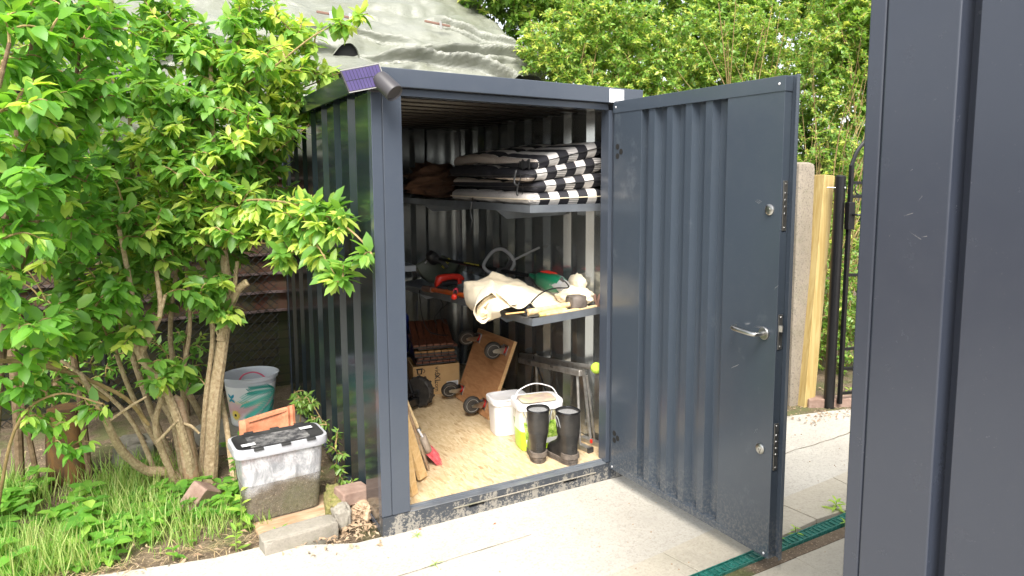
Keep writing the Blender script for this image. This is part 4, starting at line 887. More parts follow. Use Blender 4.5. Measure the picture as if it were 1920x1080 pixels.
g = MB(); g.bar((1.25, .345, .122), (1.278, .160, .122), .036, .028); g.build('foot', 'aluminium', ld_, smooth=False, bevel=.003)
g = MB(); g.bar((1.345, .365, .120), (1.388, .185, .120), .036, .026); g.build('foot', 'aluminium', ld_, smooth=False, bevel=.003)
g = MB(); g.bar((1.2775, .166, .122), (1.280, .150, .122), .040, .031); g.build('foot_cap', 'black_plastic', ld_, smooth=False, bevel=.002)
g = MB(); g.bar((1.3875, .190, .120), (1.391, .174, .120), .040, .029); g.build('foot_cap', 'black_plastic', ld_, smooth=False, bevel=.002)
g = MB(); g.obox((1.328, .225, .145), (.010, .012, .022), .2); g.build('clip', 'red_plastic', ld_, smooth=False)
g = MB(); g.tube([(1.34, .98, .50), (1.36, .86, .30), (1.37, .80, .16)], .006, 6); g.tube([(1.34, .98, .50), (1.36, 1.06, .30), (1.37, 1.10, .16)], .006, 6); g.build('strut', 'black_plastic', ld_)
g = MB(); g.lathe([(.0335*math.sin(math.pi*k/14), -.0335*math.cos(math.pi*k/14)) for k in range(15)], (1.300, .132, .622), (.2, -.9, .3), 24)
tb = g.build('tennis_ball', 'tennis'); tag(tb, 'yellow green tennis ball stuck on the end of the aluminium rail', 'ball')
# broom, planks
br = empty('hand_broom', (.38, .5, FZ), 'broom with red bristles and pale wooden handle leaning inside the left post', 'broom')
hb = Vector((.378, .505, .245)); ht = Vector((.10, .50, .98))
g = MB(); g.tube([hb, hb.lerp(ht, .5), ht], [.0125, .0115, .011], 12); g.build('handle', 'handle_wood', br)
dd = (hb-ht).normalized(); sd2 = Vector((0.25, .95, 0)).normalized(); nn = dd.cross(sd2).normalized()
g = MB(); rings = []
for t, wv_ in ((-.035, .030), (-.028, .046), (0, .062), (.03, .070), (.052, .066), (.058, .055)):
    c_ = hb+dd*t+Vector((.010, 0, -.008)); rings.append([c_+sd2*wv_*math.copysign(abs(math.cos(a))**.6, math.cos(a))+nn*.020*math.copysign(abs(math.sin(a))**.6, math.sin(a)) for a in [2*math.pi*k/20 for k in range(20)]])
g.loft(rings); g.build('brush_head', 'brush_wood', br, ang=50)
g = MB()
for i in range(300):
    s_ = rng.uniform(-1, 1); q_ = rng.uniform(-1, 1); a_ = hb+dd*.055+Vector((.010, 0, -.008))+sd2*.060*s_+nn*.016*q_
    e_ = a_+dd*rng.uniform(.062, .092)+sd2*(.022*s_+rng.uniform(-.010, .010))+Vector((.030+rng.uniform(-.006, .006), 0, 0)); e_.z = max(e_.z, FZ+.001)
    g.tube([a_, a_.lerp(e_, .5)+Vector((.0, 0, .003)), e_], [.0014, .0012, .0007], 4, cap=False)
bs = g.build('bristles', 'bristle', br)
g = MB(); g.bar(hb-dd*.075+Vector((-.004, -.014, .004)), hb+dd*.012+Vector((.004, -.022, .006)), .011, .006, (0, 1, 0)); g.build('hanging_clip', 'white_label', br, smooth=False, bevel=.001)
g = MB(); g.tube([hb-dd*.085, hb-dd*.060], .0155, 12); g.build('collar', 'steel_dull', br)
def plank(lab, a, b, wdir, w_, t_, matn='pine'):
    a, b = Vector(a), Vector(b); wd = Vector(wdir).normalized(); d_ = (b-a).normalized(); n_ = d_.cross(wd).normalized()
    g = MB(); vs = [p_+wd*w_/2*sx+n_*t_/2*sy for p_ in (a, b) for sx, sy in ((-1, -1), (1, -1), (1, 1), (-1, 1))]
    lo = min(v_.z for v_ in vs); vs = [v_+Vector((0, 0, FZ+.0005-lo)) for v_ in vs]
    g.add(vs, [(0, 1, 2, 3), (7, 6, 5, 4), (0, 4, 5, 1), (1, 5, 6, 2), (2, 6, 7, 3), (3, 7, 4, 0)])
    tag(g.build('plank', matn, smooth=False, bevel=.0015), lab, 'plank', 'short planks leaning inside the left post')
plank('short pine plank leaning inside the left post, nearest the threshold', (.205, .145, .12), (.085, .13, .95), (.75, .65, 0), .055, .018)
plank('short pine plank leaning between the front plank and the broom', (.305, .300, .12), (.085, .27, .90), (.60, .62, -.12), .085, .018)
plank('thin grey brown plank leaning behind the broom head', (.378, .415, .12), (.10, .36, 1.0), (.3, .9, 0), .05, .010, 'old_wood')
# ================================================================ SOLAR LAMP ON THE CORNER
sl = empty('solar_lamp', (-.02, -.07, 2.10), 'solar powered spotlight with purple cell panel clipped to the roof corner', 'lamp')
pc = [Vector(v_) for v_ in ((-.150, -.09, 2.158), (.020, -.075, 2.205), (.048, -.085, 2.112), (-.118, -.10, 2.068))]
pu = (pc[1]-pc[0]).normalized(); pv = (pc[3]-pc[0]).normalized(); pn = pu.cross(pv).normalized(); pn = pn if pn.y < 0 else -pn
g = MB(); g.add([v_ for v_ in pc]+[v_-pn*.012 for v_ in pc], [(0, 1, 2, 3), (7, 6, 5, 4), (0, 4, 5, 1), (1, 5, 6, 2), (2, 6, 7, 3), (3, 7, 4, 0)])
fr_ = g.build('panel_frame', 'lamp_body', sl, smooth=False, bevel=.002)
def PQ(u, v, o=.0): return pc[0].lerp(pc[1], u).lerp(pc[3].lerp(pc[2], u), v)+pn*o
g = MB(); g.add([PQ(.035, .05, .0008), PQ(.965, .05, .0008), PQ(.965, .95, .0008), PQ(.035, .95, .0008)], [(0, 1, 2, 3)]); g.build('solar_cell', 'solar_cell', fr_, smooth=False)
g = MB()
for k in range(1, 11): g.bar(PQ(.035+.93*k/11, .06, .0014), PQ(.035+.93*k/11, .94, .0014), .0014, .0005, pn)
g.bar(PQ(.04, .5, .0014), PQ(.96, .5, .0014), .002, .0005, pn); g.build('cell_lines', 'black_gloss', fr_, smooth=False)
g = MB()
for a, b in ((0, 1), (1, 2), (2, 3)): g.bar(pc[a]-pn*.001, pc[b]-pn*.001, .0035, .0035, pn)
g.build('panel_rim', 'pale_edge', fr_, smooth=False)
hc_ = Vector((.042, -.10, 2.112)); hd_ = Vector((.42, -.58, -.62)).normalized()
g = MB(); g.lathe([(.022, -.055), (.036, -.048), (.040, -.03), (.042, .058), (.040, .060), (.036, .052), (.0, .050)], hc_, hd_, 30); g.build('lamp_housing', 'lamp_body', sl)
g = MB(); g.tube([hc_-hd_*.03, Vector((.02, -.07, 2.10)), Vector((.01, -.012, 2.11))], .011, 10); g.obox((.012, -.012, 2.11), (.05, .012, .04), 0); g.build('bracket', 'lamp_body', sl, bevel=.002)
# ================================================================ THINGS BESIDE THE SHED
def stone(name, c, sz, seed, matn, lab, cat, rot=0., pw=.35, amp=.12, n=28, tilt=(0, 0)):
    m4 = Matrix.Translation(c) @ Matrix.Rotation(rot, 4, 'Z') @ Matrix.Rotation(tilt[0], 4, 'X') @ Matrix.Rotation(tilt[1], 4, 'Y')
    def f(u, v):
        th = 2*math.pi*u; ph = math.pi*v; d = (math.cos(th)*math.sin(ph), math.sin(th)*math.sin(ph), math.cos(ph))
        q = [math.copysign(abs(x)**pw, x) for x in d]; a = 1+amp*nz(d[0]*1.7+seed, d[1]*1.7, d[2]*1.7)+amp*.5*nz(d[0]*5, d[1]*5+seed, d[2]*5)
        return m4 @ Vector([q[i]*sz[i]/2*a for i in range(3)])
    g = MB(); g.grid(f, n*2, n); return tag(g.build(name, matn, ang=50), lab, cat)
stone('kerb_block', (-.345, .175, .018), (.34, .11, .105), 1, 'kerbstone', 'weathered grey concrete kerb piece in front of the storage box', 'kerb', .10, .22, .06)
stone('board_offcut', (-.30, .40, .006), (.42, .34, .036), 2, 'old_wood', 'damp wooden board lying under the translucent storage box', 'board', .10, .2, .05)
stone('field_stone', (-.135, .24, .04), (.095, .11, .115), 3, 'kerbstone', 'rounded grey stone at the end of the kerb piece', 'stone', 0, .7, .2)
stone('mossy_stone', (-.135, .40, .045), (.09, .26, .12), 4, 'moss', 'moss covered stone beside the storage box', 'stone', -.15, .6, .25)
stone('paving_brick', (-.055, .345, .095), (.155, .115, .070), 5, 'paver', 'brown grey paving brick propped on rubble by the shed wall', 'brick', .25, .14, .02, tilt=(.06, .10))
stone('rubble_lump', (-.005, .275, .030), (.12, .10, .075), 6, 'rubble', 'jagged pale rubble lump below the propped paving brick', 'rubble', .4, .6, .5)
stone('rubble_lump', (-.075, .29, .022), (.10, .10, .045), 16, 'rubble', 'flat chip of rubble wedged between the round stone and the jagged lump', 'rubble', 1.1, .6, .5)
stone('paving_brick', (-.725, .78, .055), (.13, .10, .145), 7, 'paver', 'brown paving brick standing tilted among grass by the shrub stems', 'brick', .6, .14, .03, tilt=(.35, .55))
stone('stone_ledge', (-.36, 1.78, .02), (.62, .42, .16), 8, 'kerbstone', 'flat stone carrying the flower print bucket', 'stone', .1, .22, .08)
stone('rock', (-.27, 1.52, .08), (.16, .12, .20), 9, 'kerbstone', 'pale rock standing behind the terracotta tile', 'stone', .3, .55, .3)
stone('brick_edging', (3.52, .22, .02), (.42, .11, .10), 10, 'paver', 'dark brick edging laid between timber post and gate post', 'brick', -.45, .15, .03)
stone('rock', (-1.02, 1.75, .05), (.22, .16, .16), 19, 'kerbstone', 'pale rock in shade behind the shrub stems', 'stone', .3, .5, .3)
# translucent storage box
sb = empty('storage_box', (-.37, .56, .05), 'translucent plastic storage box half full of soil with ridged black lid', 'storage box')
m4 = Matrix.Translation((-.372, .525, .026)) @ Matrix.Rotation(.065, 4, 'Z')
def ringb(L, W, z, n=48, pw=.30, dx=0, dy=0):
    return [m4 @ Vector((L/2*math.copysign(abs(math.cos(a))**pw, math.cos(a))+dx, W/2*math.copysign(abs(math.sin(a))**pw, math.sin(a))+dy, z)) for a in [2*math.pi*(k+.5)/n for k in range(n)]]
p = N('box_plastic', .32); z = p.sep()[2]
dirt = p.noise(p.map((1, 1, .55)), sc=14, det=9, rough=.8, dist=.6)
c = p.mix(p.ramp(dirt, [(.42, K), (.62, W1)]), (.36, .37, .39), (.62, .62, .63))
xx = p.sep()[0]; line = p.math('ADD', z, p.math('MULTIPLY', p.math('SUBTRACT', p.noise(sc=9, det=5), .5), .10)); line = p.math('ADD', line, p.math('MULTIPLY', p.math('ABSOLUTE', p.math('SUBTRACT', xx, .03)), .28))
c = p.mix(p.ramp(line, [(.155, W1), (.195, K)]), c, p.mix(p.ramp(p.noise(sc=60, det=7, rough=.8), [(.35, K), (.65, W1)]), (.11, .095, .07), (.27, .245, .20)))
p.col(c); al = p.math('ADD', .30, p.math('MULTIPLY', p.math('POWER', dirt, 1.5), p.math('ADD', .25, p.math('MULTIPLY', p.math('GREATER_THAN', z, .165), .85)))); p.lk(al, p.b.inputs['Alpha'])
g = MB(); g.loft([ringb(.335, .195, 0), ringb(.345, .205, .006), ringb(.40, .230, .345)], cap=False); g.add(ringb(.335, .195, .001), [tuple(range(48))])
bdy = g.build('box_body', 'box_plastic', sb)
g = MB(); g.loft([ringb(.40, .230, .335), ringb(.438, .258, .335), ringb(.446, .265, .350), ringb(.440, .259, .377), ringb(.412, .234, .380), ringb(.404, .226, .366)], cap=False); g.build('box_rim', 'rim_plastic', sb)
g = MB()
top_=[(a.x, a.y, a.z) for a in ringb(.352, .238, .150)]
def mound(u, v):
    a = 2*math.pi*u; rr_ = v; q = Vector(((.1835)*math.copysign(abs(math.cos(a))**.3, math.cos(a))*rr_, .105*math.copysign(abs(math.sin(a))**.3, math.sin(a))*rr_, 0))
    return m4 @ (q+Vector((0, 0, .160+.035*math.sin(1.5+q.x*9)+.02*nz(q.x*12, q.y*12))))
g.grid(mound, 60, 8); hb_ = [mound(k/60, 1.) for k in range(61)]
g.loft([[m4 @ Vector((.1705*math.copysign(abs(math.cos(a))**.3, math.cos(a)), .1005*math.copysign(abs(math.sin(a))**.3, math.sin(a)), .008)) for a in [2*math.pi*k/60 for k in range(61)]], hb_], cap=False)
g.build('soil_fill', 'box_soil' if 'box_soil' in M else 'soil', sb, ang=180)
g = MB(); g.loft([ringb(.412, .236, .362), ringb(.412, .236, .3815), ringb(.36, .19, .374)]); lid = g.build('lid', 'black_plastic', sb)
g = MB()
for k in range(9): a_ = m4 @ Vector((-.14, -.075+k*.0185, .374)); b_ = m4 @ Vector((.14, -.075+k*.0185, .374)); g.bar(a_, b_, .010, .007)
g.build('lid_ribs', 'lid_dirty' if 'lid_dirty' in M else 'black_plastic', lid, smooth=False, bevel=.002)
for x, y in ((-.148, -.055), (.145, .040)):
    g = MB(); c_ = m4 @ Vector((x, y, .3835)); g.obox(c_, (.062, .034, .0015), .085); g.build('lid_label', 'white_label', lid, smooth=False, bevel=.0005)
for x in (-.115, .01, .13):
    for sy in (-1, 1):
        g = MB(); c_ = m4 @ Vector((x, sy*.128, .378)); g.obox(c_, (.044, .020, .012), .065); g.build('lid_clip', 'black_plastic', lid, smooth=False, bevel=.002)
# bucket with flower print
bk = empty('printed_bucket', (-.355, 1.78, .10), 'clear plastic bucket printed with teal palm leaves, butterfly and yellow flower', 'bucket')
BC = Vector((-.355, 1.78, .10)); BHt = .325
def BR(h): return .122+(.160-.122)*h/BHt
g = MB(); g.lathe([(.116, 0), (.121, .004), (BR(.30), .30), (.168, .305), (.170, .325), (.176, .330), (.1705, .333), (.160, .325), (BR(.31)-.004, .30), (.119, .008)], BC, n=56); bkb = g.build('bucket_wall', 'milky_plastic', bk)
p = N('bucket_print', .35); z = p.sep()[2]; n_ = p.noise(sc=9, det=4)
p.col(p.mix(p.ramp(p.math('ADD', z, p.math('MULTIPLY', p.math('SUBTRACT', n_, .5), .16)), [(.06, (.72, .72, .72)), (.11, (.66, .40, .42)), (.15, (.68, .48, .50)), (.175, (.66, .60, .40)), (.20, (.78, .77, .76)), (.28, (.76, .76, .78))]), (.75, .75, .75), (.75, .75, .75)) if False else p.ramp(p.math('ADD', z, p.math('MULTIPLY', p.math('SUBTRACT', n_, .5), .16)), [(.06, (.72, .72, .72)), (.11, (.66, .40, .42)), (.15, (.68, .48, .50)), (.175, (.66, .60, .40)), (.20, (.78, .77, .76)), (.28, (.76, .76, .78))]))
def BP(t, h, o=.0012): r_ = BR(h)+o; return BC+Vector((r_*math.sin(t), -r_*math.cos(t), h))   # t=0 faces the path
g = MB(); g.grid(lambda u, v: BP(-1.9+3.9*u, .012+.262*v, .0006), 40, 6); pr_ = g.build('print', 'bucket_print', bkb)
def leaflet(g, a, b, wd, o):
    a = Vector((a[0], a[1])); b = Vector((b[0], b[1])); d_ = b-a; n2 = Vector((-d_.y/.14, d_.x*.14)).normalized()
    pts = []
    for t, w_ in ((0, .2), (.35, 1), (.7, .8), (1, .05)):
        c2 = a+d_*t; pts.append((c2, wd*w_))
    k = len(g.v); vs = []
    for c2, w_ in pts: vs += [BP(c2.x-n2.x*w_/.14, c2.y-n2.y*w_, o), BP(c2.x+n2.x*w_/.14, c2.y+n2.y*w_, o)]
    g.add(vs, [(0, 1, 3, 2), (2, 3, 5, 4), (4, 5, 7, 6)])
def frond(name, base, tip, col_, o, L=.07, n=17, bend=.2):
    g = MB()
    for i in range(n):
        t = (i+1)/n; c2 = (base[0]+(tip[0]-base[0])*t, base[1]+(tip[1]-base[1])*t+bend*.1*math.sin(t*3.1))
        dx_ = (tip[0]-base[0])*.14; dz = tip[1]-base[1]; ll = math.hypot(dx_, dz); ux, uz = dx_/ll, dz/ll; l_ = L*(.45+.75*math.sin(min(1, t*1.1)*2.6))*(1 if t < .9 else .7)
        for s_ in (-1, 1):
            vx, vz = ux*.75-uz*.66*s_, uz*.75+ux*.66*s_
            leaflet(g, c2, (c2[0]+vx*l_/.14, min(.285, max(.012, c2[1]+vz*l_))), .0042, o)
    return g.build(name, col_, pr_, smooth=False)
mat('palm_teal', (.02, .26, .22), .4); mat('palm_mint', (.10, .50, .42), .4); mat('flower_yellow', (.80, .62, .12), .5); mat('wing_blue', (.01, .30, .45), .4)
frond('palm_leaf', (1.15, .215), (-.15, .245), 'palm_teal', .0022, .058); frond('palm_leaf', (1.25, .215), (-.45, .165), 'palm_mint', .0026, .07, 20); frond('palm_leaf', (1.2, .22), (-.25, .055), 'palm_mint', .0030, .075, 20, -.2)
frond('palm_leaf', (1.25, .15), (.35, .03), 'palm_teal', .0018, .06, 16); frond('palm_leaf', (1.35, .06), (.5, .05), 'palm_teal', .0016, .06, 14)
g = MB()
for k in range(13):
    a = 2*math.pi*k/13; leaflet(g, (-.90+.06*math.cos(a), .085+.008*math.sin(a)), (-.90+.27*math.cos(a), .085+.037*math.sin(a)), .008, .0028+.0002*(k % 2))
fl_ = g.build('flower', 'flower_yellow', pr_, smooth=False)
g = MB(); g.add([BP(-.90+.07*math.cos(a), .085+.010*math.sin(a), .0036) for a in [k*math.pi/6 for k in range(12)]], [tuple(range(12))]); g.build('flower_centre', 'print_black', fl_, smooth=False)
g = MB()
for sx in (-1, 1):
    for sz_, L_ in ((1, .034), (-1, .024)): leaflet(g, (-1.02, .195), (-1.02+sx*.17, .195+sz_*L_), .011, .0030)
g.build('butterfly', 'wing_blue', pr_, smooth=False)
g = MB(); g.tube([BC+Vector(v_) for v_ in smoothpath([(-.075, -.02, .285), (-.04, .02, .318), (.02, .03, .326), (.07, .0, .308), (.10, -.055, .27), (.115, -.075, .24)], 6)], .007, 8, flat=.6); g.build('bucket_handle', 'handle_pink' if 'handle_pink' in M else 'pink_plastic', bk)
# roof tile
rt_ = MB()
ta, tb_ = Vector((-.375, .80, .03)), Vector((0, .17, .98)).normalized(); tx = Vector((.985, .10, .13)).normalized(); tn = tx.cross(tb_).normalized(); tn = tn if tn.y < 0 else -tn
pf = [(-.145, 0), (-.13, .010), (-.115, .012), (-.10, .002), (-.06, -.004), (0, -.006), (.06, -.003), (.095, .004), (.105, .012), (.118, .003), (.130, .010), (.145, .002)]
def TP(x, t, o): return ta+tx*x+tb_*t+tn*o
for t0_, t1_ in ((.0, .405),):
    up_ = [[TP(x, t, o+(.007*math.sin(t*30)**6)) for x, o in pf] + [TP(x, t, o-.013) for x, o in reversed(pf)] for t in [t0_+(t1_-t0_)*k/22 for k in range(23)]]
    rt_.loft(up_)
rt_.bar(TP(-.10, .39, .008), TP(.10, .39, .008), .012, .014, tuple(tn));
tag(rt_.build('roof_tile', 'terracotta', ang=30), 'single terracotta roof tile leaning between bucket and storage box', 'roof tile')
# orange stump and stakes at the left
st_ = MB(); rings = []
for z, rr_ in ((-.05, .115), (.1, .105), (.22, .10), (.33, .092), (.41, .085)):
    rings.append([(-1.33+rr_*(1+.22*nz(math.cos(a)*1.5, math.sin(a)*1.5, z*2))*math.cos(a), 1.62+rr_*(1+.2*nz(math.cos(a)*2, math.sin(a)*2, z*2+3))*math.sin(a), z) for a in [2*math.pi*k/24 for k in range(24)]])
st_.loft(rings); tag(st_.build('tree_stump', 'stump_wood', ang=60), 'thick orange brown stump behind the grass at far left', 'stump')
for x0, x1, z1, rad, lab in ((-1.555, -1.54, 1.05, .022, 'slim upright weathered stake standing left of the stump'), (-1.47, -1.58, .95, .014, 'thin leaning stake crossing the tall one'), (-1.24, -1.30, 1.1, .018, 'grey brown stake standing just right of the stump')):
    g = MB(); g.tube(smoothpath([(x0, 1.55, -.05), ((x0+x1)/2+.01, 1.54, z1/2), (x1, 1.53, z1)], 4), rad, 8); tag(g.build('garden_stake', 'bark_dark'), lab, 'stake', 'stakes at the far left')
g = MB(); g.tube(smoothpath([(-1.75, .75, .95), (-1.35, .85, .83), (-1.05, .95, .62), (-.93, 1.0, .42)], 6), [.010]*18+[.008], 7); tag(g.build('dead_branch', 'twig'), 'long bare branch arching in from the far left above the grass', 'branch')
g = MB(); g.tube(smoothpath([(-1.8, 1.0, .88), (-1.35, 1.05, .80), (-1.1, 1.1, .55)], 6), [.012]*12+[.009], 7); tag(g.build('dead_branch', 'twig'), 'shorter bare branch behind the arching one at far left', 'branch')

# ================================================================ NEIGHBOUR'S LEAN-TO BEHIND
lt = empty('tile_hung_outbuilding', (-1, 3.1, 0), 'dark outbuilding behind the shed with brick base and brown tile courses', 'outbuilding')
g = MB(); g.box((-4.2, 3.02, -.1), (1.9, 3.2, .62)); g.build('brick_base', 'brick_wall', lt, smooth=False)
for i in range(11):
    z = .625+i*.155; g = MB()
    nseg = 60
    def ff(u, v, z=z): x = -4.2+6.1*u; return (x, 3.02-.012*math.sin(x*21)-.055*(1-v), z+.15*v+.004*nz(x*6, z*9))
    g.grid(ff, 120, 2); c_ = g.build('tile_course', 'roof_tile', lt)
    g = MB(); g.loft([[(x, 3.02-.012*math.sin(x*21)-.062, z-.004), (x, 3.02-.012*math.sin(x*21)-.062, z+.016), (x, 3.05, z+.016), (x, 3.05, z-.004)] for x in [-4.2+6.1*k/90 for k in range(91)]]); g.build('course_edge', 'tile_edge', c_)
g = MB(); g.box((-4.2, 3.25, -.1), (1.9, 3.3, 2.42)); g.box((-4.0, 2.90, 2.05), (2.4, 2.93, 2.30)); g.build('shade_backing', 'dark_void', lt, smooth=False)  # black sheets added to give the dark seen through the tarpaulin gaps
cf_ = empty('chain_link_fence', (-.9, 2.82, 0), 'rusty chain link fence in front of the brick base', 'fence')
g = MB()
for i in range(-26, 46):
    x0 = -3+i*.062
    for s_ in (1, -1):
        xs, xe = (x0, x0+1.45) if s_ > 0 else (x0+1.45, x0)
        a_, b_ = Vector((xs, 2.82+.003*s_, .0)), Vector((xe, 2.82+.003*s_, 1.45))
        lo, hi = (-2.9, -.02); d_ = b_-a_
        t0_, t1_ = sorted(((lo-a_.x)/d_.x, (hi-a_.x)/d_.x)); t0_, t1_ = max(0, t0_), min(1, t1_)
        if t1_ > t0_: g.tube([a_+d_*t0_, a_+d_*((t0_+t1_)/2), a_+d_*t1_], .0026, 4, cap=False)
g.build('wire_mesh', 'galv_wire', cf_)
for x in (-2.9, -1.2):
    g = MB(); g.tube([(x, 2.84, -.05), (x, 2.84, 1.55)], .022, 10); g.build('fence_post', 'galv_wire', cf_)
# tarpaulin over a pitched heap
tp = empty('tarpaulin', (1.0, 4.0, 2.2), 'big pale olive tarpaulin draped in folds over the roof behind the shed', 'tarpaulin')
def ridge(a, sharp=1.): return max(0, 1-abs(a)*sharp)
def fold(x, y):
    s_ = x*.42+y*1.9; t = x*1.2-y*.35
    wob_ = nz(x*.6, y*.5, 5)*1.1
    b1 = abs(nz(s_*.62+wob_+3.3, t*.13, 1)); b2 = abs(nz(s_*1.5+wob_*1.6, t*.30+7, 4)); b3 = abs(nz(x*1.6+y*2.2, x*1.3-y*1.2, 9))
    return .34*min(b1, .55)+.16*min(b2, .5)+.07*b3+.010*nz(x*5, y*5, 2)+.004*nz(x*16, y*16, 3)
def tarp_z(x, y, k=1.): 
    z = 2.20+.62*(y-2.82)+.10*(x-.5)*(1 if x > .5 else .2)-.05*(x-1.0)**2*.35 + fold(x, y)*k
    if x > 2.55: z -= (x-2.55)**1.5*1.6
    return z
ROLLS = [(.9, 3.45, 2.7, 3.02, .10, 1.2), (-.6, 3.02, 1.25, 3.22, .07, .8), (1.3, 3.62, 2.8, 3.40, .13, 1.2), (-.9, 3.30, .75, 3.60, .10, .9), (.2, 4.15, 1.5, 3.75, .12, .7), (1.5, 3.12, 2.0, 2.95, .05, .6), (.25, 3.35, .62, 3.0, .05, .7), (1.8, 4.2, 2.7, 3.8, .12, .8)]
def crest(x, y):
    c = 0.
    for x0, y0, x1, y1, w_, A in ROLLS:
        t = (x-x0)/(x1-x0)
        if -.1 < t < 1.1:
            yc = y0+(y1-y0)*t+.10*nz(x*1.1, y0*7)+.02*nz(x*4, y0*3); d = (y-yc)/w_
            if d > -.55: c += A*min(1, max(0, t+.1)*4, max(0, 1.1-t)*4)*(max(0, 1+d/.55) if d < 0 else math.exp(-d*1.1))
    return c
def lay(x, y, k=1., lift=0.):
    c = crest(x, y)*k; n3 = abs(nz(x*2.9+y*1.1, y*2.6-x*1.7, 6))+.6*abs(nz(x*1.1+y*3.1, y*1.2-x*2.6, 2))
    return (x+.03*nz(x*2, y*3, 5), y-.15*c-.05*n3, tarp_z(x, y, k)+.085*c+lift)
def tarp(u, v):
    x = -3.4+6.75*u; y = 2.82+3.6*v
    return lay(x, y, .25+.75*min(1, v*5))
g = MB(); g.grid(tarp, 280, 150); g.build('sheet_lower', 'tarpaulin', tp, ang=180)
def upper(u, v):    # second sheet lapped over the first, its lower edge standing proud and wavy
    x = -3.4+6.1*u; e_ = 3.10+.10*math.sin(x*1.9+.6)+.07*nz(x*2.2, 4)+.10*max(0, x-1.2); y = e_+(6.45-e_)*v
    lift = .075+.06*abs(nz(x*3.1, 1))+.05*math.exp(-v*9)*abs(math.sin(x*5.3+1)); dropy = -.07*math.exp(-v*60)
    return lay(x, y, 1., lift+dropy)
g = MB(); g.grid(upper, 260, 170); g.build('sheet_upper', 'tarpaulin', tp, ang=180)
def tarp2(u, v):   # hanging front skirt with lifted arches
    x = -3.4+5.8*u; zt = tarp((x+3.4)/6.75, .0)[2]; arch = .26*math.exp(-((x-.42)/.16)**2)+.20*math.exp(-((x-1.62)/.15)**2)+.10*math.exp(-((x+.9)/.2)**2)
    hgt = (.30-arch); return (x, 2.80-.05*v+.035*nz(x*5, v*2)-.04*v*math.sin(x*7), zt+.005-hgt*v)
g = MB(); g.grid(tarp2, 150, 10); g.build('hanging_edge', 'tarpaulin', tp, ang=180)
mat('clip_blue', (.42, .47, .56), .5)
for x0, y0, w_, h_, sk in ((.70, 3.42, .13, .17, .05), (1.93, 3.60, .15, .11, -.05)):   # tented folds, open towards the yard
    zb_ = lay(x0, y0, 1., .10)[2]-.05
    def tent(u, v): a = math.pi*u; k = 1-v*.9; return (x0-w_*k*math.cos(a)+sk*math.sin(a)+.05*v, y0+.55*v-.03*math.sin(a), zb_+.40*v*.6+h_*k*(math.sin(a)**1.4)+.01*nz(u*6, v*4, x0))
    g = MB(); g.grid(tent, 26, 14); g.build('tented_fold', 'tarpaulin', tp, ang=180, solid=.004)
    g = MB(); g.add([(Vector(tent(k/20, .06))-Vector((0, 0, .002))) for k in range(21)], [tuple(range(21))]); g.build('hollow_shade', 'dark_void', tp, smooth=False)  # black cap stands in for the shade inside the fold
for (x, y), L_, lab in (((.75, 3.98), .36, 'short brown batten tied on the tarpaulin under two pale clips'), ((1.79, 3.98), .28, 'short brown batten tied on the tarpaulin nearer the hedge')):
    zz = 2.56 if x < 1 else 2.60
    p_ = Vector(lay(x, y, 1., .17)); p_.y -= .03; z0 = p_.z; r = empty('batten', p_, lab, 'batten'); g = MB()
    g.bar((x-L_/2, p_.y, z0+.015), (x+L_/2, p_.y+.02, z0), .022, .020); g.build('stick', 'rust', r, smooth=False, bevel=.002)
    for dx_ in ((-.06, .12) if x < 1 else (.02,)):
        g = MB(); g.bar((x+dx_, p_.y-.022, z0+.03), (x+dx_+.005, p_.y-.034, z0-.055), .028, .006); g.build('clip', 'clip_blue' if x < 1 else 'pale_edge', r, smooth=False, bevel=.002)

# ================================================================ POSTS AND GATE AT THE RIGHT
cp = MB(); rings = []
for z, k in ((-.1, 1), (1.80, 1), (1.835, .93), (1.85, .55)):
    rings.append([(3.30+.085*k*sx+.004*nz(z*3, sx), .43+.075*k*sy, z) for sx, sy in ((-1, -.8), (-.8, -1), (.8, -1), (1, -.8), (1, .8), (.8, 1), (-.8, 1), (-1, .8))])
cp.loft(rings); tag(cp.build('concrete_post', 'post_concrete', ang=25), 'rough weathered concrete post behind the open shed door', 'post')
wp = MB(); a_, b_ = Vector((3.345, .34, -.02)), Vector((3.475, .35, 1.755)); wp.bar(a_, b_, .115, .10, (0, 1, 0)); tag(wp.build('timber_post', 'pine_z', smooth=False, bevel=.004), 'new yellow timber post leaning slightly beside the concrete post', 'post')
ga = empty('metal_gate', (3.5, .18, 0), 'black metal garden gate with round post, latch box and curved top bar', 'gate')
g = MB(); g.tube([(3.452, .20, -.02), (3.468, .20, 1.745), (3.469, .20, 1.752)], [.039, .039, .030], 18); g.lathe([(.045, 0), (.045, .006)], (3.452, .20, 0), n=18); g.build('gate_post', 'gate_black', ga)
g = MB(); g.bar((3.505, .145, .04), (3.515, .145, 1.83), .030, .028, (0, 1, 0)); g.build('gate_stile', 'gate_black', ga, smooth=False, bevel=.003)
g = MB(); g.tube(smoothpath([(3.51, .145, 1.82), (3.56, .13, 1.94), (3.66, .10, 2.03), (3.85, .05, 2.10), (4.1, -.02, 2.12), (4.4, -.1, 2.05)], 6), .015, 8); g.build('arched_bar', 'gate_black', ga)
for z in (.12, .31, .46, 1.02, 1.60, 1.70):
    g = MB(); g.bar((3.51, .145, z), (4.4, -.1, z), .014, .022); g.build('gate_rail', 'gate_black', ga, smooth=False, bevel=.002)
for x, y in ((3.66, .104), (3.81, .063), (3.96, .02), (4.11, -.02), (4.26, -.06)):
    g = MB(); g.tube([(x, y, .12), (x, y, 1.02)], .007, 8); g.tube([(x, y, 1.6), (x, y, 2.04)], .007, 8); g.build('gate_bar', 'gate_black', ga)
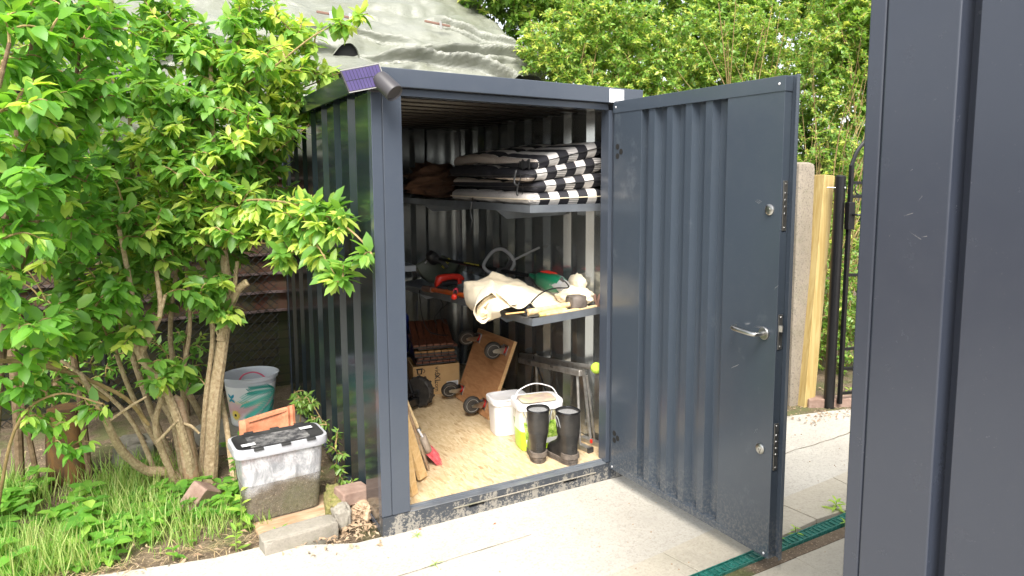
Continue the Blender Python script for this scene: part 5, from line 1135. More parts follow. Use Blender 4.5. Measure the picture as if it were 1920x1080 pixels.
g = MB(); g.tube([(3.60+.05*math.cos(a), .12-.014*math.cos(a), 1.655+.045*math.sin(a)) for a in [2*math.pi*k/20 for k in range(21)]], .005, 6, cap=False); g.build('scroll', 'gate_black', ga)
g = MB(); g.obox((3.50, .13, 1.46), (.055, .05, .20), -.26); g.build('latch_box', 'gate_black', ga, smooth=False, bevel=.004)
g = MB(); g.tube(smoothpath([(3.50, .10, 1.47), (3.497, .06, 1.47), (3.55, .035, 1.465), (3.60, .02, 1.465)], 5), .008, 8); g.build('latch_lever', 'gate_black', ga)
g = MB(); g.tube([(3.40, .26, 1.665), (3.47, .165, 1.662)], .005, 8); g.lathe([(.012, 0), (.012, .008)], (3.472, .163, 1.662), (.6, -.8, 0), 10); g.build('bolt', 'steel', ga)
# ================================================================ PLANTS
def leaf_mesh(name, P_, Dr, Nr, L, W, tone, matn, parent=None, fine=True, kind=None, curl=.18):
    P_, Dr, Nr = (np.asarray(a, float).reshape(-1, 3) for a in (P_, Dr, Nr)); L, W, tone = (np.asarray(a, float).reshape(-1, 1) for a in (L, W, tone)); n = len(P_)
    Dr = Dr/np.linalg.norm(Dr, axis=1, keepdims=True); Nr = Nr-Dr*(Nr*Dr).sum(1, keepdims=True); Nr /= np.linalg.norm(Nr, axis=1, keepdims=True)+1e-9; Sd = np.cross(Dr, Nr)
    if fine:
        prof_ = [(0, 0, 0), (.28, -.42, 1), (.28, 0, 0), (.28, .42, 1), (.66, -.40, .8), (.66, 0, 0), (.66, .40, .8), (1, 0, 0)]
        F = [(0, 1, 2), (0, 2, 3), (1, 4, 5, 2), (2, 5, 6, 3), (4, 7, 5), (5, 7, 6)]
    else:
        prof_ = [(0, 0, 0), (.45, -.5, .7), (.5, 0, 0), (.45, .5, .7), (1, 0, 0)]; F = [(0, 1, 2), (0, 2, 3), (1, 4, 2), (2, 4, 3)]
    cu_ = NP.uniform(.1, 2.0, (n, 1))*curl; fo_ = NP.uniform(.02, .30, (n, 1)); tw_ = NP.uniform(-.12, .12, (n, 1))
    V = np.stack([P_+Dr*L*(a-.25*a*a*cu_)+Sd*(W*b+L*tw_*a*a)+Nr*(-L*a*a*cu_+W*c*fo_) for a, b, c in prof_], 1).reshape(-1, 3); k = len(prof_)
    root = parent
    while root and root.parent: root = root.parent
    off = np.array(ORG[root.name]) if root else np.array([V[:, 0].mean(), V[:, 1].mean(), V[:, 2].min()])
    lt_ = np.array([len(f) for f in F]); li = np.concatenate([np.array(f) for f in F])
    me = bpy.data.meshes.new(name); me.vertices.add(n*k); me.vertices.foreach_set('co', (V-off).ravel().astype(np.float32))
    loops = (li[None, :]+np.arange(n)[:, None]*k).ravel(); me.loops.add(len(loops)); me.loops.foreach_set('vertex_index', loops.astype(np.int32))
    tot = np.tile(lt_, n); me.polygons.add(len(tot)); me.polygons.foreach_set('loop_start', np.concatenate([[0], np.cumsum(tot)[:-1]]).astype(np.int32)); me.polygons.foreach_set('loop_total', tot.astype(np.int32))
    at = me.attributes.new('tone', 'FLOAT', 'POINT'); at.data.foreach_set('value', np.repeat(tone.ravel(), k).astype(np.float32))
    me.update(); me.validate(); me.materials.append(M[matn]); me.shade_smooth()
    o = link(bpy.data.objects.new(name, me)); o.parent = parent
    if root is None: o.location = off; ORG[o.name] = Vector(off)
    if kind: o['kind'] = kind
    return o
def shrub(root, stems, blobs, Ls, Wr, matn, twmat, spacing=.032, leafrun=.34, fine=True, young=.25, seed=1, droop=.25, tw=.0035, maxlen=9, light=None, sideways=False):
    r_ = random.Random(seed); nodes = []
    for pts, rad in stems:
        P2 = smoothpath(pts, 5); nodes += [(p_, rad) for p_ in P2]
    arr = np.array([p_[:] for p_, _ in nodes]); twigs = []; ends = []
    for c, rad, n in blobs:
        for _ in range(n):
            d = Vector((r_.gauss(0, 1), r_.gauss(0, 1), r_.gauss(0, 1))).normalized()*(r_.random()**.45); ends.append(Vector((c[0]+d.x*rad[0], c[1]+d.y*rad[1], c[2]+d.z*rad[2])))
    ends.sort(key=lambda e: float(np.min(((arr-np.array(e))**2).sum(1))))
    P_, Dr, Nr, L, W, T = [], [], [], [], [], []; tg = MB(); alln = [Vector(a) for a in arr]
    A = np.zeros((len(alln)+len(ends)*3, 3)); A[:len(alln)] = arr; na = len(alln)
    for e in ends:
        ev = np.array(e); dd = A[:na]-ev; dist_ = (dd**2).sum(1)+np.maximum(0, dd[:, 2])**2*4; s_ = Vector(A[int(np.argmin(dist_))])
        d = e-s_; ln = d.length
        if ln < .03: continue
        up = Vector((0, 0, ln*(.25+.2*r_.random()))) + Vector((r_.uniform(-1, 1), r_.uniform(-1, 1), 0))*ln*.15
        c2 = bez(s_, s_+d*.5+up, e, 6); tg.tube(c2, [tw*(1.5-i/6) for i in range(7)], 4, cap=False)
        for i in (2, 4, 6): A[na] = c2[i]; na += 1
        run = min(leafrun, ln+.1); nl = max(2, int(run/spacing)); yng = r_.random() < young
        br_ = (light(e) if light else 0)
        for i in range(nl):
            t = 1-(i/nl)*min(1, run/ln); k = min(5, max(0, int(t*6))); p_ = c2[k].lerp(c2[k+1], t*6-k); tang = (c2[k+1]-c2[k]).normalized()
            side = tang.cross(Vector((0, 0, 1))); side = side.normalized() if side.length > .1 else Vector((1, 0, 0)); oth = tang.cross(side)
            a0 = (i % 2)*math.pi/2+r_.uniform(-.4, .4)
            for sg in (0, math.pi):
                sd_ = side*math.cos(a0+sg)+oth*math.sin(a0+sg); dr = tang*r_.uniform(.25, .8)+sd_+Vector((0, 0, -droop*r_.uniform(0, 1.6)))
                ll = Ls*r_.uniform(.6, 1.15)*(.75 if yng and i < 2 else 1); P_.append(p_); Dr.append(dr); Nr.append(Vector((r_.gauss(0, .35), r_.gauss(0, .35)-.25, 1))); L.append(ll); W.append(ll*Wr*r_.uniform(.85, 1.15))
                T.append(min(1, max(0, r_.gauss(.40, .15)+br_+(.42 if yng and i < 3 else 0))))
        for k in range(4 if fine else 2):   # tip cluster
            a = r_.uniform(0, 6.28); tang = (c2[6]-c2[5]).normalized(); sd_ = Vector((math.cos(a), math.sin(a), .2)); ll = Ls*r_.uniform(.5, .95)
            P_.append(e); Dr.append(tang*.9+sd_*.7); Nr.append(Vector((0, -.2, 1))); L.append(ll); W.append(ll*Wr*.85); T.append(min(1, max(0, r_.gauss(.42, .12)+br_+(.45 if yng else 0))))
    tg.build('twigs', twmat, root, normals=False)
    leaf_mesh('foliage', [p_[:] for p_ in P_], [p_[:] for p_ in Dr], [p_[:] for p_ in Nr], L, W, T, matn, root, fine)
    return len(P_)
def stemobj(root, name, pts, r0, r1, matn='bark', knob=True, n=9):
    P2 = smoothpath(pts, 6); m = len(P2)
    rad = [(r0+(r1-r0)*i/(m-1))*(1+(.14*nz(i*.9, r0*50) if knob else 0)) for i in range(m)]; g = MB(); g.tube(P2, rad, n); return g.build(name, matn, root)
# ---- the big shrub left of the shed
sh = empty('garden_shrub', (-.70, 1.15, 0), 'tall leafy shrub with many tan stems beside the shed wall', 'shrub')
trunk = [(-.66, 1.15, -.05), (-.612, 1.15, .431), (-.552, 1.15, .793), (-.514, 1.15, 1.033), (-.537, 1.2, 1.512), (-.539, 1.3, 1.87), (-.523, 1.4, 2.356)]
ST = [(trunk, .041, .011), ([(-.56, 1.14, .80), (-.517, 1.15, .96), (-.469, 1.12, 1.079), (-.423, 1.1, 1.124)], .028, .020), ([(-.49, 1.13, 1.04), (-.461, 1.13, 1.244)], .015, .010),
      ([(-.700, 1.18, .0), (-.655, 1.17, .45), (-.60, 1.17, .85), (-.60, 1.2, 1.3)], .015, .010),
      ([(-.769, 1.2, -.03), (-.803, 1.3, .295), (-.871, 1.4, .467), (-.958, 1.4, .79), (-1.007, 1.4, 1.038), (-.948, 1.5, 1.447), (-.93, 1.5, 2.1)], .030, .010),
      ([(-.746, 1.1, -.02), (-.763, 1.05, .244), (-.846, 1.0, .599), (-.954, 1.0, .813), (-.97, 1.0, 1.148), (-1.0, .95, 1.45)], .027, .010),
      ([(-.95, 1.0, .799), (-.88, 1.0, .93), (-.845, 1.0, 1.03), (-.855, 1.05, 1.245)], .018, .010), ([(-.84, 1.0, 1.03), (-.82, 1.0, 1.10)], .010, .008),
      ([(-.760, 1.2, -.03), (-.87, 1.15, .09), (-.966, 1.1, .149), (-1.062, 1.0, .321), (-1.124, .9, .559), (-1.19, .8, .782)], .034, .010),
      ([(-.668, 1.3, -.02), (-.651, 1.4, .236), (-.782, 1.5, .588), (-.794, 1.5, .879), (-.716, 1.5, 1.347)], .022, .010),
      ([(-.541, 1.0, -.02), (-.553, 1.2, .279), (-.57, 1.3, .51), (-.58, 1.5, .988), (-.474, 1.6, 1.559), (-.423, 1.7, 1.822)], .017, .008),
      ([(-.894, 1.2, .0), (-1.029, 1.3, .397), (-1.304, 1.4, .713), (-1.521, 1.4, .855)], .014, .006), ([(-.779, 1.3, -.03), (-.895, 1.5, .25), (-1.046, 1.6, .887), (-1.205, 1.7, 1.504), (-1.234, 1.8, 1.959)], .022, .008),
      ([(-.70, 1.25, 0), (-.76, 1.3, .5), (-.70, 1.35, .9), (-.72, 1.4, 1.5)], .016, .008), ([(-.82, 1.15, 0), (-.90, 1.1, .35), (-.86, 1.1, .55)], .020, .012), ([(-.80, 1.25, 0), (-.97, 1.3, .40), (-1.08, 1.35, .85), (-1.1, 1.4, 1.4)], .016, .008)]
for pts, r0, r1 in ST: stemobj(sh, 'stem', pts, r0, r1)
g = MB(); g.tube(smoothpath([(-.739, 1.1, 0), (-.769, 1.08, .30), (-.792, 1.065, .47), (-.799, 1.06, .545)], 5), [.040, .040, .040, .038, .038, .037, .037, .036, .036, .035, .034, .033, .031, .026, .016, .005][:16], 9); g.build('broken_stub', 'old_wood', sh, ang=50)
stemobj(sh, 'cut_end', [(-.425, 1.1, 1.122), (-.415, 1.098, 1.127)], .021, .019, 'cut_wood', False)
for a, b, r0 in (((-.87, 1.02, .66), (-1.04, 1.0, .90), .009), ((-.97, 1.0, 1.0), (-1.08, .98, 1.09), .009), ((-1.10, .93, .49), (-.93, .9, .60), .008), ((-.80, 1.04, .40), (-.70, 1.0, .33), .009), ((-.90, 1.05, .30), (-.80, 1.0, .42), .009), ((-.55, 1.15, .75), (-.66, 1.1, 1.0), .007), ((-.48, 1.1, 1.10), (-.485, 1.09, 1.2), .005)):
    stemobj(sh, 'side_shoot', [a, Vector(a).lerp(Vector(b), .5)+Vector((.01, 0, .01)), b], r0, r0*.7)
sprays = [([(-.563, 1.2, 1.512), (-.404, .9, 1.592), (-.234, .5, 1.574), (-.099, .2, 1.493), (-.035, .0, 1.40), (-.021, -.05, 1.349)], .007), ([(-.234, .5, 1.574), (-.202, .3, 1.414), (-.131, .1, 1.216)], .005), ([(-.479, 1.2, 1.6), (-.263, 1.3, 1.815), (.0, 1.4, 2.035)], .007),
          ([(-.52, 1.35, 2.15), (-.35, 1.3, 2.25), (-.198, 1.2, 2.358), (.022, 1.1, 2.543), (.272, 1.0, 2.658)], .007), ([(-.52, 1.4, 2.1), (-.2, 1.6, 2.2), (.0, 1.6, 2.28), (.25, 1.6, 2.40)], .007), ([(-.56, 1.2, 1.3), (-.36, .9, 1.36), (-.25, .6, 1.33)], .006)]
for pts, r0 in sprays: stemobj(sh, 'spray_branch', pts, r0, r0*.45, 'twig', False, 6)
b_ = lambda x, y, z, r, n, rz=None: ((x, y, z), (r, r*1.1, rz or r), n)
BL = [b_(-.68, 1.6, 2.50, .26, 46), b_(-.45, 1.4, 2.40, .25, 44), b_(-.90, 1.5, 2.25, .27, 46), b_(-.66, 1.3, 2.10, .26, 52), b_(-.40, 1.45, 2.10, .24, 42), b_(-.20, 1.5, 2.50, .22, 30), b_(-.85, 1.2, 1.80, .26, 56), b_(-.60, 1.1, 1.72, .25, 56),
      b_(-.33, 1.4, 1.80, .20, 34), b_(-.12, 1.55, 2.05, .15, 20), b_(-.94, 1.1, 1.47, .22, 50), b_(-.70, 1.1, 1.42, .20, 46), b_(-.47, 1.0, 1.48, .16, 32), b_(-1.10, 1.4, 1.66, .26, 46), b_(-.05, 1.5, 2.46, .13, 13), b_(.14, 1.6, 2.36, .10, 8),
      b_(.16, 1.02, 2.62, .09, 8), b_(-.237, .52, 1.50, .12, 20), b_(-.15, .32, 1.50, .11, 18), b_(-.29, .62, 1.34, .11, 14), b_(-.145, .14, 1.27, .07, 9), b_(-.045, -.02, 1.375, .04, 6), b_(-1.007, 1.2, 1.20, .17, 22), b_(-.37, 1.2, 1.62, .17, 26),
      b_(-1.20, 1.0, 1.25, .20, 22), b_(-.84, 1.5, 1.10, .2, 16), b_(-.30, 1.0, 2.35, .14, 10), b_(-.56, 1.08, .98, .09, 9), b_(-.66, 1.05, 1.14, .12, 14), b_(-.86, .95, .72, .08, 5), b_(-.78, 1.2, .62, .12, 8), b_(-.42, 1.3, 1.50, .14, 14), b_(-.22, 1.6, 1.62, .14, 14), b_(-1.0, 1.7, 2.6, .4, 40), b_(-1.3, 1.6, 2.2, .35, 50), b_(-.55, 1.9, 2.0, .35, 40), b_(-.9, 1.9, 1.6, .4, 50), b_(-.6, 1.8, 1.35, .3, 26)]
BL += [b_(-1.15, 1.1, 1.0, .16, 14), b_(-.98, .95, .92, .10, 8), b_(-1.3, 1.2, .85, .14, 9), b_(-.12, 1.45, 2.28, .16, 26), b_(.02, 1.45, 2.15, .10, 12), b_(-.20, 1.35, 2.0, .15, 20), b_(-.02, 1.5, 2.6, .15, 14), b_(-.30, .85, 1.52, .13, 18), b_(-.20, .45, 1.42, .10, 14), b_(-.10, .20, 1.48, .07, 8), b_(-.16, .30, 1.32, .08, 9), b_(-.30, 1.5, 2.72, .2, 24), b_(-.36, 1.1, 1.95, .14, 16)]
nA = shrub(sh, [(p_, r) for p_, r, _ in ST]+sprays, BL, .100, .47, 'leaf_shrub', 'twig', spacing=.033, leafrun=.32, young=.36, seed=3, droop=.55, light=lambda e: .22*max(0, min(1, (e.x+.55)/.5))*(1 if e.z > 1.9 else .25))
# ---- nearer, larger-leaved shrub at the far left
s2 = empty('large_leaved_shrub', (-1.5, .7, 0), 'nearer shrub with broad rounded leaves filling the upper left corner', 'shrub')
STB = [([(-1.62, .85, -.05), (-1.55, .75, .8), (-1.40, .6, 1.5), (-1.25, .5, 2.2), (-1.15, .5, 2.6)], .022, .008), ([(-1.66, .85, -.05), (-1.6, .6, 1.0), (-1.42, .3, 1.7), (-1.28, .2, 2.2)], .018, .007), ([(-1.6, .9, 0), (-1.45, .95, 1.1), (-1.2, .85, 1.8), (-1.08, .8, 2.4)], .018, .007)]
for pts, r0, r1 in STB: stemobj(s2, 'stem', pts, r0, r1, 'bark_dark')
BB = [b_(-1.27, .35, 2.30, .20, 30), b_(-1.14, .60, 2.42, .20, 30), b_(-1.27, .25, 1.98, .18, 28), b_(-1.12, .5, 2.05, .17, 26), b_(-1.32, .2, 1.70, .16, 24), b_(-1.18, .5, 1.75, .16, 24), b_(-1.34, .25, 1.46, .14, 18), b_(-1.15, .6, 1.50, .14, 18), b_(-1.40, .35, 1.25, .12, 12), b_(-1.02, .85, 2.36, .18, 22), b_(-1.22, .85, 1.9, .2, 24), b_(-1.5, .8, 1.9, .3, 34), b_(-1.5, .9, 1.3, .25, 22)]
BB += [b_(-1.38, .55, 1.02, .13, 12), b_(-1.22, .75, 1.02, .12, 11), b_(-1.42, .7, .80, .10, 7), b_(-1.05, .85, 1.12, .10, 8), b_(-1.30, .30, 1.12, .09, 7), b_(-1.62, .8, 1.1, .16, 12)]
shrub(s2, [(p_, r) for p_, r, _ in STB], BB, .098, .56, 'leaf_big', 'twig', spacing=.045, leafrun=.24, young=.10, seed=9, droop=.6)
# low branch with pale leaves in front of the stump
s3 = empty('low_bush', (-1.45, .9, 0), 'small sparse bush with pale drooping leaves in front of the stump', 'bush')
LB = [([(-1.60, 1.0, -.05), (-1.45, .8, .55), (-1.28, .7, .72), (-1.10, .65, .66)], .007)]
stemobj(s3, 'stem', LB[0][0], .008, .004, 'twig', False)
shrub(s3, LB, [b_(-1.30, .75, .74, .10, 11), b_(-1.15, .70, .64, .08, 7), b_(-1.38, .8, .60, .11, 12), b_(-1.25, .8, .50, .10, 8)], .085, .42, 'leaf_weed', 'twig', spacing=.05, leafrun=.15, young=.4, seed=12, droop=.8)
# dark growth behind the stems
s4 = empty('background_bush', (-1.3, 2.4, 0), 'dark leafy bush in shade behind the stems and the stump', 'bush')
SD = [([(-1.5, 2.4, -.05), (-1.4, 2.4, .8), (-1.3, 2.4, 1.8)], .02), ([(-.7, 2.5, -.05), (-.7, 2.5, .5), (-.6, 2.5, .9)], .012), ([(-2.2, 2.2, 0), (-2.1, 2.2, 1.6)], .02)]
for p_, r0 in SD: stemobj(s4, 'stem', p_, r0, .006, 'bark_dark')
shrub(s4, SD, [((-1.5, 2.4, 1.3), (.5, .3, .7), 110), ((-.75, 2.5, .45), (.28, .2, .35), 34), ((-2.2, 2.2, 1.2), (.5, .4, 1.1), 110), ((-1.3, 2.5, 2.2), (.6, .3, .5), 70), ((-1.2, 2.3, .4), (.4, .2, .35), 40)], .075, .42, 'leaf_shrub', 'twig', spacing=.05, leafrun=.22, young=.05, seed=15, fine=False)
# ferny plant by the shed wall behind the box
s5 = empty('wall_plant', (-.12, 1.25, 0), 'trailing olive green plant between the bucket and the shed wall', 'plant')
SF = [([(-.14, 1.35, -.03), (-.13, 1.3, .25), (-.10, 1.15, .36), (-.07, .95, .30)], .004), ([(-.16, 1.5, 0), (-.13, 1.5, .35)], .004), ([(-.08, .65, 0), (-.07, .60, .2), (-.09, .55, .3)], .003)]
for p_, r0 in SF: stemobj(s5, 'stem', p_, r0, .002, 'twig', False, 5)
shrub(s5, SF, [((-.11, 1.25, .33), (.07, .28, .07), 40), ((-.09, .95, .25), (.05, .15, .08), 22), ((-.07, .58, .22), (.05, .06, .14), 16), ((-.05, .45, .08), (.05, .06, .05), 7)], .048, .34, 'leaf_hedge', 'twig', spacing=.02, leafrun=.12, young=.1, seed=17, droop=1.2, fine=False)
# ---- hedge behind and right
def hedge(lab, base, stems, blobs, seed, Ls=.062, young=.45, wr=.58, name='hedge_shrub'):
    r = empty(name, base, lab, 'shrub', 'hedge shrubs behind the shed'); 
    for p_, r0 in stems: stemobj(r, 'stem', p_, r0, r0*.4, 'twig', False, 6)
    blobs = [(c, q, int(n*1.75)) for c, q, n in blobs]
    shrub(r, stems, blobs, Ls, wr, 'leaf_hedge', 'twig', spacing=.030, leafrun=.32, fine=False, young=young, seed=seed, droop=.2, tw=.0028)
def canes(cx, cy, n, h, spread, rs, r0=.010, z0=0.):
    rr_ = random.Random(rs); out = []
    for i in range(n):
        a = rr_.uniform(0, 6.28); bx_, by_ = cx+rr_.uniform(-.2, .2), cy+rr_.uniform(-.15, .15); s_ = spread*rr_.uniform(.3, 1)
        out.append(([(bx_, by_, z0), (bx_+math.cos(a)*s_*.25, by_+math.sin(a)*s_*.25, h*.4), (bx_+math.cos(a)*s_*.6, by_+math.sin(a)*s_*.5, h*.75), (bx_+math.cos(a)*s_, by_+math.sin(a)*s_*.8, h*rr_.uniform(.85, 1.05))], r0*rr_.uniform(.6, 1.2)))
    return out
E3 = lambda x, y, z, rx, ry, rz, n: ((x, y, z), (rx, ry, rz), n)
hedge('bushy yellow green shrub spilling over the right edge of the tarpaulin', (2.9, 3.3, 0), canes(2.9, 3.4, 9, 3.0, .6, 1), [E3(2.75, 3.2, 2.95, .40, .4, .50, 150), E3(3.05, 3.1, 2.5, .42, .35, .45, 130), E3(2.6, 3.0, 2.45, .28, .3, .22, 60), E3(3.2, 3.3, 3.4, .5, .4, .4, 120), E3(2.3, 3.1, 2.35, .25, .25, .14, 36), E3(2.42, 3.0, 2.95, .20, .25, .28, 46)], 21, young=.6)
hedge('dense green shrub rising right behind the shed roof', (3.9, 3.2, 0), canes(3.9, 3.2, 12, 3.2, .7, 2), [E3(3.6, 3.0, 3.2, .5, .4, .5, 170), E3(3.75, 2.8, 2.55, .5, .35, .5, 190), E3(4.2, 2.8, 3.0, .5, .4, .6, 190), E3(3.4, 2.6, 2.2, .45, .3, .35, 90), E3(4.2, 2.6, 2.2, .5, .3, .5, 120)], 22)
hedge('leafy shrub with bare canes above the open door', (4.7, 2.6, 0), canes(4.65, 2.5, 14, 3.4, .9, 3, .009), [E3(4.75, 2.6, 3.2, .5, .4, .45, 130), E3(4.5, 2.2, 2.45, .4, .3, .40, 110), E3(4.95, 2.3, 2.5, .35, .3, .6, 70), E3(4.3, 2.0, 2.05, .4, .3, .3, 80), E3(5.2, 2.7, 3.3, .5, .4, .5, 120)], 23, .056)
hedge('wild shrub of tangled pale twigs between the door and the near container', (4.9, 1.6, 0), canes(4.75, 1.5, 30, 2.8, 1.5, 4, .0075)+canes(4.5, 1.2, 34, 2.0, 1.3, 5, .006), [E3(5.1, 1.8, 2.9, .6, .5, .6, 170), E3(4.9, 1.4, 2.0, .5, .45, .5, 90), E3(5.5, 1.9, 3.5, .7, .5, .6, 240), E3(4.6, 1.2, 1.3, .45, .4, .5, 80), E3(5.0, 1.6, .9, .5, .5, .6, 90)], 24, .050, .5)
hedge('low evergreen shrub behind the gate and the timber post', (4.2, .9, 0), canes(4.2, 1.0, 14, 1.5, .6, 6, .006), [E3(4.05, .95, .55, .5, .3, .55, 200), E3(4.5, .75, .5, .5, .3, .55, 160), E3(4.2, 1.0, 1.15, .5, .3, .35, 90)], 25, .046, .15)
# far growth closing the view
for i, (x, y, z, lab) in enumerate(((3.2, 4.6, 2.8, 'deep shaded shrub behind the yellow green one'), (5.0, 4.2, 3.0, 'deep shaded shrub far behind the open door'), (6.4, 3.0, 2.8, 'deep shaded shrub behind the tangled twigs'), (6.0, 1.6, 1.8, 'shaded shrub far behind the garden gate'))):
    hedge(lab, (x, y, 0), canes(x, y, 8, 3.6, .8, 30+i, .014), [E3(x, y, z-.6, 1.1, .45, 1.5, 330), E3(x+.4, y+.2, z+1.4, 1.4, .5, 1.1, 400)], 40+i, .11, .25)
hedge('tall pale green shrub standing farthest back above the shed roof', (4.8, 4.8, 0), canes(4.8, 4.8, 6, 3.8, .8, 61, .012), [E3(4.3, 4.6, 3.3, .9, .4, .9, 330), E3(3.0, 4.5, 4.1, .7, .4, .6, 220), E3(5.7, 3.8, 3.5, .9, .4, .9, 330)], 62, .10, .35)
hedge('tall shrub growing behind the tarpaulin at the upper left', (-2.6, 3.6, 0), canes(-2.6, 3.4, 8, 3.4, .8, 50, .014), [E3(-2.4, 3.3, 2.6, .9, .5, 1.2, 220), E3(-1.5, 2.7, 2.9, .6, .3, .4, 80)], 51, .085, .35, name='tall_shrub')

# ---- grass, weeds and litter
def gz(x, y): return -.012
P_, Dr, Nr, L, W, T = [], [], [], [], [], []
def blade(x, y, l, lean, tone, wd=.006):
    a = rng.uniform(0, 6.28); P_.append((x, y, gz(x, y)-.005)); Dr.append((math.cos(a)*lean, math.sin(a)*lean, 1)); Nr.append((math.cos(a+.3), math.sin(a+.3), .25)); L.append(l); W.append(wd); T.append(tone)
for i in range(19000):
    x = rng.uniform(-2.6, -.42); y = rng.uniform(.34, 1.75)
    lim = .34+.035*math.sin(x*7) + max(0, (x+.8))*.10
    if y < lim or (x > -.62 and y > .95): continue
    cl_ = nz(x*2.6, y*2.6, 3); dens = .55+cl_*1.2-(.45 if x > -.75 else 0)-(.35 if y > 1.25 else 0)
    if rng.random() > dens*.95: continue
    blade(x, y, rng.uniform(.05, .19)*(1+.6*cl_)*(1 if x < -.8 else .7), rng.uniform(.1, .9), min(1, max(0, rng.gauss(.62, .24))), rng.uniform(.004, .0085))
leaf_mesh('grass', P_, Dr, Nr, L, W, T, 'leaf_grass', None, True, 'stuff', .35)
P_, Dr, Nr, L, W, T = [], [], [], [], [], []
for i in range(480):   # dry blades at the concrete edge
    x = rng.uniform(-2.2, -.35); y = .33+rng.gauss(0, .035)+max(0, -.9-x)*.12-.18*max(0, x+.75)
    a = rng.uniform(0, 6.28); P_.append((x, y, .003)); Dr.append((math.cos(a), math.sin(a), rng.uniform(.05, .6))); Nr.append((0, 0, 1)); L.append(rng.uniform(.04, .11)); W.append(.004); T.append(1)
leaf_mesh('dry_grass', P_, Dr, Nr, L, W, T, 'dead_grass', None, False, 'stuff', .3)
P_, Dr, Nr, L, W, T = [], [], [], [], [], []
for i in range(620):   # broad-leaved ground cover
    x = rng.uniform(-2.3, -.45); y = rng.uniform(.38, 1.5)
    if nz(x*2.1+9, y*2.1, 1) < -.05 and x > -1.5: continue
    big_ = x < -1.15; h = rng.uniform(.03, .14 if not big_ else .22); nn_ = rng.randint(3, 5)
    for k in range(nn_):
        a = 2*math.pi*k/nn_+rng.uniform(-.4, .4); l = rng.uniform(.035, .075)*(1.35 if big_ else 1); P_.append((x, y, h*.6)); Dr.append((math.cos(a), math.sin(a), rng.uniform(-.1, .6))); Nr.append((0, -.2, 1)); L.append(l); W.append(l*.6); T.append(min(1, max(0, rng.gauss(.45, .15))))
leaf_mesh('ground_cover', P_, Dr, Nr, L, W, T, 'leaf_weed', None, True, 'stuff', .25)
P_, Dr, Nr, L, W, T = [], [], [], [], [], []
for i in range(2600):   # litter by the shed foot, under the shrub and by the posts
    if i % 4 == 3: x, y = rng.uniform(3.0, 4.2), rng.uniform(-.02, .6)
    elif i % 4 == 2: x, y = rng.gauss(-.05, .16), rng.gauss(.17, .08)
    else: x, y = rng.uniform(-1.6, -.02), rng.uniform(.2, 2.2)
    if x > 0 and x < 1.5: continue
    a = rng.uniform(0, 6.28); l = rng.uniform(.008, .045); P_.append((x, y, rng.uniform(.006, .014))); Dr.append((math.cos(a), math.sin(a), rng.uniform(-.1, .3))); Nr.append((rng.gauss(0, .4), rng.gauss(0, .4), 1)); L.append(l); W.append(l*rng.uniform(.15, .5)); T.append(0)
mat('litter', (.26, .17, .10), .9, col2=(.40, .30, .20), sc=9)
leaf_mesh('leaf_litter', P_, Dr, Nr, L, W, T, 'litter', None, False, 'stuff', .4)
def weed(x, y, h, nl, ls, lab, wr=.5, matn='leaf_weed', tone=.6, z=0., lean=(0, 0)):
    r = empty('weed', (x, y, z), lab, 'weed'); pts = [(x, y, z-.01), (x+lean[0]*.4, y+lean[1]*.4, z+h*.5), (x+lean[0], y+lean[1], z+h)]; stemobj(r, 'stem', pts, .0035, .0018, 'weed_stem' if 'weed_stem' in M else 'leaf_weed', False, 5)
    A_, B_, C_, L_, W_, T_ = [], [], [], [], [], []; P3 = smoothpath(pts, 6)
    for i in range(nl):
        t = (i+1)/nl; p_ = P3[int(t*(len(P3)-1))]; a = i*2.4+rng.uniform(-.3, .3); l = ls*rng.uniform(.7, 1.1)*(1.1-.4*t)
        A_.append(p_[:]); B_.append((math.cos(a), math.sin(a), .15+.5*t)); C_.append((0, -.15, 1)); L_.append(l); W_.append(l*wr); T_.append(min(1, max(0, rng.gauss(tone, .1))))
    leaf_mesh('leaves', A_, B_, C_, L_, W_, T_, matn, r, True, None, .3)
mat('weed_stem', (.16, .22, .05), .6)
weed(-.565, .42, .20, 9, .085, 'upright weed with pale toothed leaves in front of the storage box', tone=.8)
weed(-.50, .60, .12, 6, .07, 'broad leaved weed tucked at the left corner of the storage box')
weed(-.62, .62, .10, 6, .075, 'low leafy weed between the tilted brick and the storage box')
weed(-.43, .255, .03, 9, .085, 'flat rosette weed growing over the damp board', .24, tone=.55)
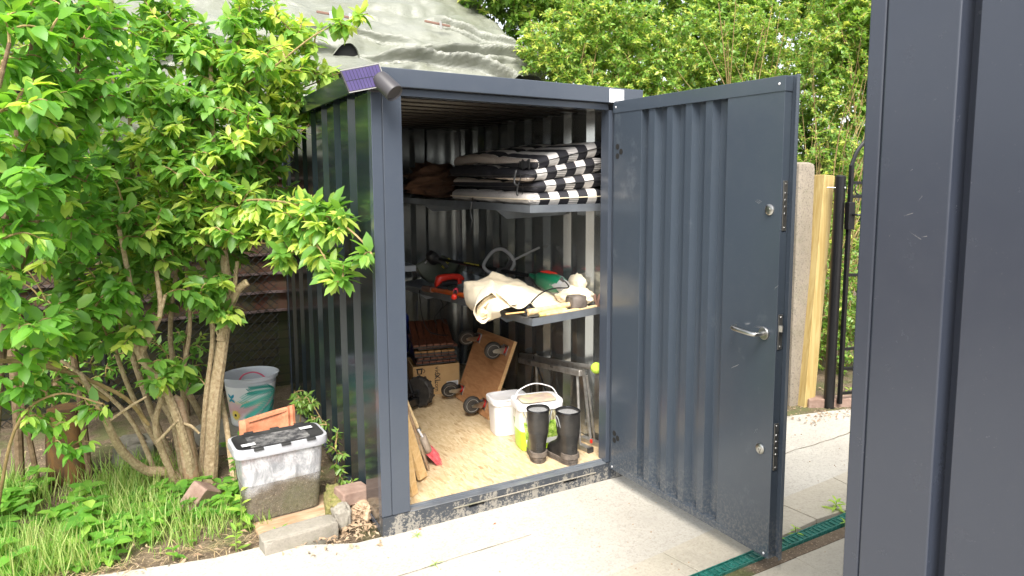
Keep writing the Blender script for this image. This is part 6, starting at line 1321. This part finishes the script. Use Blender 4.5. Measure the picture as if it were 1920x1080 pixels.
weed(-.61, .24, .09, 7, .075, 'young nettle like weed at the edge of the concrete', .35, tone=.7)
weed(-.55, .86, .20, 10, .09, 'dark leafed weed between the trunk and the storage box', tone=.3)
weed(-.50, 1.05, .26, 12, .085, 'leafy weed climbing behind the storage box beside the trunk', tone=.2)
weed(-.80, .40, .26, 9, .045, 'thin reddish seedling standing in the grass edge', .45, tone=.4, lean=(-.07, .05))
weed(-.86, .30, .05, 6, .06, 'small leafy weed on the concrete edge at the left', tone=.5)
weed(.145, -.075, .01, 12, .045, 'tiny grass tuft at the foot of the shed rail', .12, tone=.8)
weed(.13, -.36, .01, 9, .045, 'tiny grass tuft in the joint of the concrete yard', .12, tone=.8)
weed(2.10, -.935, .05, 12, .075, 'pale leafy weed growing beside the green drain near the container', .3, tone=.95)
weed(1.72, -1.0, .04, 8, .05, 'small weed beside the green drain next to the open door', .3, tone=.85)
weed(1.58, -1.02, .03, 7, .05, 'tiny weed at the drain just behind the door edge', .3, tone=.7)
weed(2.0, -1.07, .03, 8, .06, 'spreading weed on the near side of the green drain', .25, tone=.8)
weed(3.75, .25, .10, 8, .08, 'bright green weed at the foot of the garden gate', .5, tone=.95)
# a few stray bits on the yard
def bit(name, x, y, l, matn, lab, cat):
    a = rng.uniform(0, 3.1); o = leaf_mesh(name, [(x, y, .004)], [(math.cos(a), math.sin(a), .08)], [(0, 0, 1)], [l], [l*.5], [0], matn, None, True, None, .6); tag(o, lab, cat)
bit('fallen_leaf', .52, -.16, .028, 'orange_paint', 'curled orange leaf lying on the concrete before the shed', 'leaf')
bit('fallen_leaf', .17, -.02, .022, 'terracotta', 'small reddish leaf on the concrete near the shed corner', 'leaf')
g = MB()
for i in range(260):
    x, y = rng.uniform(-.3, 3.4), rng.uniform(-1.6, .2)
    if y > -.02 and x < 1.5: continue
    s_ = rng.uniform(.001, .0035); g.obox((x, y, .0075 if y < -.65 else .003), (s_*2, s_*1.4, s_), rng.uniform(0, 3))
tag(g.build('grit', 'rubble', smooth=False), kind='stuff')
